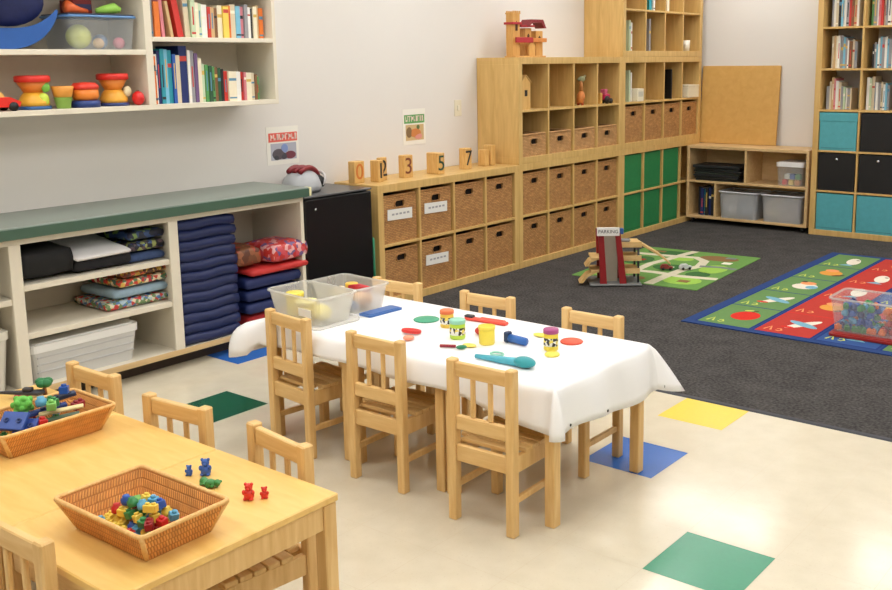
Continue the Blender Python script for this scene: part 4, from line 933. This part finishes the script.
# ---------------------------------------------------------------- chairs: back on local -Y
def make_chair():
    t = thing('child_chair', '', 'chair')
    W, D, hh, sh = .275, .28, .572, .29; p = .034
    for s in (-1, 1):
        q = B(); q.cbox((s*(W/2-p/2), -D/2+p/2, hh/2), (p, p, hh), 0, .004); q.build('rear_leg', pine, t)
        q = B(); q.cbox((s*(W/2-p/2), D/2-p/2, sh/2-.006), (p, p, sh-.012), 0, .004); q.build('front_leg', pine, t)
        q = B(); q.cbox((s*(W/2-p/2), 0, .245), (.018, D-2*p, .058), 0, .002); q.build('side_rail', pine, t)
        q = B(); q.cbox((s*(W/2-p/2), 0, .12), (.016, D-2*p, .022), 0, .002); q.build('stretcher', pine, t)
    for y, nm in ((-D/2+p/2, 'back_rail'), (D/2-p/2, 'front_rail')):
        q = B(); q.cbox((0, y, .245), (W-2*p, .018, .058), 0, .002); q.build(nm, pine_h, t)
    q = B()
    for k in range(6): q.cbox((0, -D/2+p+.020+k*.0405, .283), (W-.004 if k else W-2*p-.004, .036, .014), 0, .002)
    q.build('seat', pine_h, t)
    bk_ = bpy.data.objects.new('backrest', None); COL.objects.link(bk_); bk_.parent = t
    yb_ = -D/2+p/2
    q = B(); q.cbox((0, yb_, hh-.034), (W-2*p, .02, .05), 0, .003); q.build('top_rail', pine_h, bk_)
    q = B(); q.cbox((0, yb_, .353), (W-2*p, .02, .05), 0, .003); q.build('lower_rail', pine_h, bk_)
    for x in (-.036, .036):
        q = B(); q.cbox((x, yb_, (.378+hh-.059)/2), (.018, .012, hh-.059-.378), 0, .003); q.build('spindle', pine, bk_)
    return t
ch = make_chair()
g1, g2, g3 = 'chairs on the near side of the white table', 'chairs on the far side of the white table', 'chairs around the front tables'
tag(ch, 'pine child chair at the near right end of the white table', 'chair', g1, (2.785, -1.855, 0), .03)
dup(ch, (2.262, -1.815, 0), .02, 'pine child chair at the middle of the near side, white table', g1)
dup(ch, (1.765, -1.785, 0), -.10, 'pine child chair at the left of near side, before the clear bins', g1)
dup(ch, (2.195, -1.305, 0), PI+.05, 'pine child chair behind the middle of the white table', g2)
dup(ch, (2.718, -1.308, 0), PI+.0, 'pine child chair behind the right part of the white table', g2)
dup(ch, (1.69, -1.325, 0), PI+.06, 'pine child chair behind the clear bins, only its backrest top showing', g2)
dup(ch, (1.785, -2.88, 0), PI+.02, 'pine child chair behind front tables beside the mixed toys basket', g3)
dup(ch, (2.29, -2.905, 0), PI+.10, 'pine child chair behind the middle of the front tables', g3)
dup(ch, (2.715, -2.90, 0), PI-.12, 'pine child chair behind the red bears on the front table', g3)
dup(ch, (2.685, -3.355, 0), .03, 'pine child chair in the lower left corner, nearest the camera', g3)

# ---------------------------------------------------------------- white cloth
CX0, CX1, CY0, CY1, CZT = 1.547, 2.999, -1.861, -1.239, TZ+.003
per = []   # (x, y, nx, ny, drop, flare)
def lerp(a, b_, t_): return a+(b_-a)*t_
n = 40
for i in range(n+1):
    t_ = i/n; x = lerp(CX0, CX1, t_); dr = .085 if t_ < .55 else lerp(.085, .155, ((t_-.55)/.45)**1.4)
    per.append((x, CY0, 0, -1, dr+.006*math.sin(9*x), .02+.012*math.sin(14*x)))
for i in range(1, 6):
    a = -PI/2+PI/2*i/6; per.append((CX1, CY0, math.cos(a), math.sin(a), .165, .045))
m_ = 18
for i in range(m_+1):
    t_ = i/m_; y = lerp(CY0, CY1, t_); per.append((CX1, y, 1, 0, lerp(.15, .19, t_)+.008*math.sin(16*y), .022+.014*math.sin(22*y)))
for i in range(1, 10):
    a = PI/2*i/10; pk = max(0, 1-abs(i/10-.62)/.45)**1.2; per.append((CX1, CY1, math.cos(a), math.sin(a), .17+.03*pk, .03+.125*pk))
for i in range(n+1):
    t_ = i/n; x = lerp(CX1, CX0, t_); per.append((x, CY1, 0, 1, .10+.006*math.sin(11*x), .02+.012*math.sin(15*x)+.07*max(0, 1-t_*10)))
for i in range(1, 6):
    a = PI/2+PI/2*i/6; per.append((CX0, CY1, math.cos(a), math.sin(a), .13, .1))
for i in range(m_+1):
    t_ = i/m_; y = lerp(CY1, CY0, t_); per.append((CX0, y, -1, 0, .15+.02*t_+.004*math.sin(15*y), .12+.03*t_+.006*math.sin(19*y)))
for i in range(1, 6):
    a = PI+PI/2*i/6; s_ = math.sin(PI*i/6); per.append((CX0, CY0, math.cos(a), math.sin(a), lerp(.175, .12, i/6), lerp(.15, .03, i/6)+.05*s_))
N = len(per); K = 7; vs = []; fs = []
for k in range(K+1):
    t_ = k/K
    for (x, y, nx, ny, dr, fl) in per:
        r0 = .006; oo = r0*math.sin(min(1, t_*6)*PI/2)+(fl*math.sin(t_*PI/2) if fl < .05 else fl*(1-(1-t_)**2.2) if nx < -.2 else fl*t_); dd = dr*t_**(2.0 if nx < -.2 and fl >= .05 else 1.15)
        vs.append((x+nx*oo, y+ny*oo, CZT-dd))
for k in range(K):
    for i in range(N): j = (i+1) % N; fs.append((k*N+i, k*N+j, (k+1)*N+j, (k+1)*N+i))
# top: grid stitched as one ngon
fs.append(tuple(range(N-1, -1, -1)))
q = B(); q.raw(vs, fs, 0, True); q.sm[-1] = False
clothm = plain((246, 246, 248), .38, .012, 5, .0015)
cl = q.build('tablecloth', clothm); tag(cl, 'white plastic cloth draped over the three joined tables', 'tablecloth')
md = cl.modifiers.new('thick', 'SOLIDIFY'); md.thickness = .0016; md.offset = 1
def cloth_pt(idx, t_):
    x, y, nx, ny, dr, fl = per[idx]; oo = .006+(fl*math.sin(t_*PI/2) if fl < .05 else fl*t_); dd = dr*t_**1.15
    return Vector((x+nx*(oo+.003), y+ny*(oo+.003), CZT-dd)), (nx, ny)
for idx in (n+8, n+14, n+6+m_+3, ):
    p_, (nx, ny) = cloth_pt(idx, .92)
    q = B(); q.lathe([(.005, 0), (.005, .0015), (0, .002)], n=10, M=Vector((nx, ny, 0)).to_track_quat('Z', 'Y').to_matrix().to_4x4()); e = q.build('eyelet', black, cl); e.location = p_; e['label'] = 'black eyelet near the hem'

# ---------------------------------------------------------------- things on the cloth
ZC = CZT+.0022
def dough_bin(label, loc, rz, w, d, h):
    t = thing('storage_bin', label, 'storage bin', loc, rz)
    q = B(); tub(q, w*.86, d*.84, w, d, h, .0035, .03); q.build('tub', MILK, t)
    rimtube(w+.006, d+.006, h-.004, .032, .005).build('rim', MILK, t)
    q = B(); q.box(w*.12, w*.36, -d*.455-.002, -d*.455, h*.34, h*.62); o = q.build('sticker', card_m, t); o.rotation_euler = (.06, 0, 0); o['label'] = 'white sticker'
    return t
q = B(); q.prism(roundrect(.35, .245, .035), 0, .006); q.tube([(x, y, .008) for x, y in roundrect(.345, .24, .033)], .005, 6, closed=True)
tag(q.build('bin_lid', MILK), 'milky plastic lid lying under the near clear bin', 'lid', None, (1.685, -1.717, ZC), -.06)
BZ = ZC+.0066
dough_bin('milky clear bin of yellow dough tools nearest the camera', (1.685, -1.717, BZ), -.06, .33, .215, .118)
dough_bin('milky clear bin of orange and red tools behind the yellow one', (1.66, -1.478, ZC), -.05, .30, .2, .112)
YL = (244, 222, 92)
def blob(label, name, cat, c, p, r_, sc=(1, 1, 1), group=None, rz=0):
    q = B(); q.sph((0, 0, r_*sc[2]), r_, 0, 14, sc); return tag(q.build(name, plain(c, .5, .06)), label, cat, group, p, rz)
def pot(label, body, lid, loc, h=.055, r_=.028, group=None, lab_=True):
    t = thing('dough_pot', label, 'dough pot', loc, 0, group)
    q = B(); q.lathe([(r_*.92, 0), (r_, .004), (r_, h*.78), (r_*.96, h*.8)], n=18); q.build('body', plain(body, .4), t)
    if lid: q = B(); q.lathe([(r_*1.06, h*.8), (r_*1.06, h*.97), (r_*1.0, h), (0, h)], n=18); q.build('lid', plain(lid, .4), t)
    else: q = B(); q.lathe([(r_*.96, h*.8), (r_*1.08, h*.84), (r_*1.08, h), (r_*.98, h), (r_*.95, h*.82), (0, h*.8)], n=18); q.build('rim', plain(body, .4), t)
    if lab_: q = B(); q.lathe([(r_*1.01, h*.22), (r_*1.01, h*.6)], n=18); o = q.build('wrapper', patterned('wrapper_print', [(40, 40, 44), (230, 210, 90), (60, 60, 60), (236, 236, 230)], 90), t); o['label'] = 'dark printed wrapper'
    return t
pot('yellow dough pot at the left inside the near clear bin', YL, YL, (1.60, -1.735, BZ+.0045), .095, .036, None, False)
pot('wide yellow dough tub in the middle of the near clear bin', YL, (240, 230, 150), (1.69, -1.75, BZ+.0045), .075, .044, None, False)
blob('yellow-green ball of dough at the right of the near clear bin', 'dough', 'dough', (238, 222, 96), (1.775, -1.745, BZ+.0045), .038, (1.05, .95, .9))
blob('pale grey dough lump at the back of the near clear bin', 'dough', 'dough', (206, 200, 176), (1.67, -1.665, BZ+.0045), .03, (1.6, .8, .8))
pot('orange dough pot in the back clear bin', (234, 150, 70), (238, 190, 70), (1.665, -1.47, ZC+.0045), .1, .026, None, False)
q = B(); q.tube([(-.05, 0, 0), (0, 0, .006), (.05, 0, 0)], [.014, .016, .014], 8); o = tag(q.build('dough_roller', plain((190, 36, 44), .4)), 'red dough roller lying high in the back clear bin', 'toy', None, (1.725, -1.48, ZC+.088), .3)
blob('orange dough lump under the red roller in the back bin', 'dough', 'dough', (240, 180, 110), (1.735, -1.475, ZC+.0045), .04, (1.1, 1.1, 1.0))
blob('blue dough lump at the near corner of the back bin', 'dough', 'dough', (70, 110, 170), (1.735, -1.537, ZC+.0045), .022, (1.4, .8, 1))
blob('tan dough lump at the left of the back bin', 'dough', 'dough', (224, 200, 160), (1.59, -1.47, ZC+.0045), .04, (1, 1.1, .95))
q = B(); q.prism(roundrect(.075, .19, .012), 0, .008); q.prism(roundrect(.06, .17, .01), .008, .011); tag(q.build('tray_lid', plain((64, 108, 176), .4, .1)), 'flat blue plastic lid on the cloth right of the clear bins', 'lid', None, (1.842, -1.475, ZC), -.06)
def at(x, y): return (x, y, ZC)
q = B(); q.lathe([(.052, 0), (.054, .003), (.05, .005), (0, .0045)], n=26); tag(q.build('dough_disc', plain((64, 160, 122), .5)), 'flat round green disc on the white cloth', 'disc', None, at(2.085, -1.457))
pot('small dough pot with orange lid and dark wrapper, left of lime cup', (236, 200, 80), (232, 120, 70), at(2.225, -1.49), .07, .027)
pot('lime green dough pot with mint lid', (188, 222, 70), (150, 214, 190), at(2.365, -1.592), .075, .03)
pot('open yellow cup in the middle of the cloth', (244, 222, 84), None, at(2.505, -1.588), .07, .03, None, False)
pot('yellow dough pot with purple lid near the red disc', (240, 214, 70), (170, 70, 130), at(2.745, -1.512), .08, .027)
q = B(); q.lathe([(.042, 0), (.044, .003), (.04, .007), (0, .0065)], n=26); tag(q.build('dough_disc', plain((226, 84, 56), .5)), 'flat round orange-red disc beside the purple-lidded pot', 'disc', None, at(2.752, -1.385))
q = B(); q.cbox((0, 0, .006), (.2, .032, .012), 0, .004); q.cbox((.02, .02, .006), (.12, .02, .012), 0, .004); q.cbox((-.08, 0, .016), (.04, .025, .01), 1, .003); tag(q.build('dough_press', [plain((222, 72, 50), .4), plain((40, 40, 50), .5)]), 'long red dough press at the far edge of the cloth', 'toy', None, at(2.31, -1.345), .1)
q = B(); q.tube([(.036*math.cos(a), .014*math.sin(a), .012) for a in [2*PI*k/16 for k in range(16)]], .008, 8, closed=True); tag(q.build('cookie_cutter', plain((214, 50, 44), .4)), 'red oval cutter left on the white cloth', 'cutter', None, at(2.18, -1.652), .25)
blob('pinkish orange dough lump beside the red oval cutter', 'dough', 'dough', (236, 150, 120), at(2.232, -1.725), .022, (1, 1, .45))
blob('small red dough lump behind the yellow cup', 'dough', 'dough', (206, 52, 44), at(2.41, -1.505), .026, (1, .8, .6))
blob('flat yellow dough left of the yellow cup', 'dough', 'dough', (240, 214, 96), at(2.475, -1.655), .03, (1, .7, .16))
q = B(); q.tube([(-.03, 0, .007), (.03, 0, .007)], .006, 8); tag(q.build('dough_stick', plain((150, 30, 50), .4)), 'dark red stick on the cloth near the front edge', 'toy', None, at(2.42, -1.715), .5)
q = B(); q.sph((0, 0, .009), .012, 0, 10, (1.8, .7, .7)); tag(q.build('dough_knife', plain((44, 130, 90), .4)), 'small dark green piece beside the dark red stick', 'toy', None, at(2.475, -1.702), .9)
t = thing('dough_extruder', 'blue toy roller with darker end near the cloth middle', 'toy', at(2.595, -1.525), -.1)
q = B(); q.tube([(-.03, 0, .017), (.05, 0, .017)], [.016, .015], 10); q.build('body', plain((48, 104, 184), .4), t)
q = B(); q.cbox((-.042, 0, .02), (.022, .03, .04), 0, .004); q.build('end', plain((30, 56, 96), .4), t)
blob('flat yellow dough strip left of the purple-lidded pot', 'dough', 'dough', (244, 226, 90), at(2.62, -1.385), .04, (1.1, .55, .14))
q = B(); q.lathe([(.026, 0), (.028, .004), (.024, .01), (0, .009)], n=18); tag(q.build('pot_lid', plain((240, 226, 96), .4)), 'yellow pot lid in front of the purple-lidded pot', 'lid', None, at(2.79, -1.57))
t = thing('dough_scoop', 'teal scoop with long handle near the front edge of cloth', 'scoop', at(2.71, -1.752), .08)
q = B(); q.tube([(-.12, 0, .01), (-.06, 0, .012), (.02, 0, .014), (.06, 0, .016)], [.008, .011, .014, .016], 10); q.build('handle', plain((80, 178, 200), .35), t)
q = B(); q.sph((.085, 0, .02), .034, 0, 16, (1.25, .85, .58)); q.build('bowl', plain((40, 150, 160), .35), t)
q = B(); q.tube([(.026*math.cos(a), .018*math.sin(a), .006) for a in [2*PI*k/18 for k in range(18)]], .004, 8, closed=True); tag(q.build('ring_cutter', plain((150, 210, 190), .4)), 'pale green ring cutter beside the teal scoop', 'cutter', None, at(2.628, -1.685))

# ---------------------------------------------------------------- brick bin on the alphabet rug
q = B(); q.prism(roundrect(.50, .34, .03), 0, .012); q.prism(roundrect(.47, .31, .03), .012, .016); tag(q.build('bin_lid', plain((150, 36, 34), .4)), 'red lid lying under the brick bin on the rug', 'lid', None, (3.16, 1.16, .0098), 0)
zz0 = .0098+.0165
tb_ = thing('storage_bin', 'clear plastic bin of coloured bricks on the picture rug', 'storage bin', (3.15, 1.17, zz0))
q = B(); tub(q, .45, .25, .50, .29, .19, .0035, .03); q.build('tub', CLEAR, tb_)
rimtube(.51, .30, .19, .035, .007).build('rim', MILK, tb_)
pile(100, 3.037, 1.17, .236, .236, zz0+.0045, 4, ['blue', 'navy', 'blue', 'light blue', 'green', 'orange'], 'the left half of the rug bin', 'bricks in the left of the rug bin', 11, .031, 1.5, 0, .04)
pile(100, 3.272, 1.17, .236, .236, zz0+.0045, 4, ['red', 'dark red', 'orange', 'red', 'blue', 'yellow'], 'the right half of the rug bin', 'bricks in the right of the rug bin', 12, .031, 1.5, 0, .04)

# ---------------------------------------------------------------- camera, world, view
f = 991.95; sx, sy = 50.59, -60.45
cam = bpy.data.cameras.new('camera'); co = bpy.data.objects.new('camera', cam); COL.objects.link(co)
cam.sensor_fit = 'HORIZONTAL'; cam.sensor_width = 36; cam.lens = f*36/892; cam.shift_x = -sx/892; cam.shift_y = sy/892; cam.clip_start = .05
yaw, pit, rol = -.6576, -.1728, -.0103
fw = Vector((math.sin(yaw)*math.cos(pit), math.cos(yaw)*math.cos(pit), math.sin(pit))); rr = Vector((math.cos(yaw), -math.sin(yaw), 0)); uu = rr.cross(fw)
r2 = rr*math.cos(rol)+uu*math.sin(rol); u2 = -rr*math.sin(rol)+uu*math.cos(rol)
M = Matrix((r2, u2, -fw)).transposed().to_4x4(); M.translation = Vector((4.7435, -4.4201, 1.5471)); co.matrix_world = M
scene.camera = co
w = bpy.data.worlds.new('world'); scene.world = w; w.use_nodes = True
w.node_tree.nodes['Background'].inputs[0].default_value = (.8, .88, 1, 1); w.node_tree.nodes['Background'].inputs[1].default_value = .3
vs_ = scene.view_settings; vs_.view_transform = 'Standard'; vs_.look = 'None'; vs_.gamma = 1; vs_.exposure = 0; vs_.use_curve_mapping = False
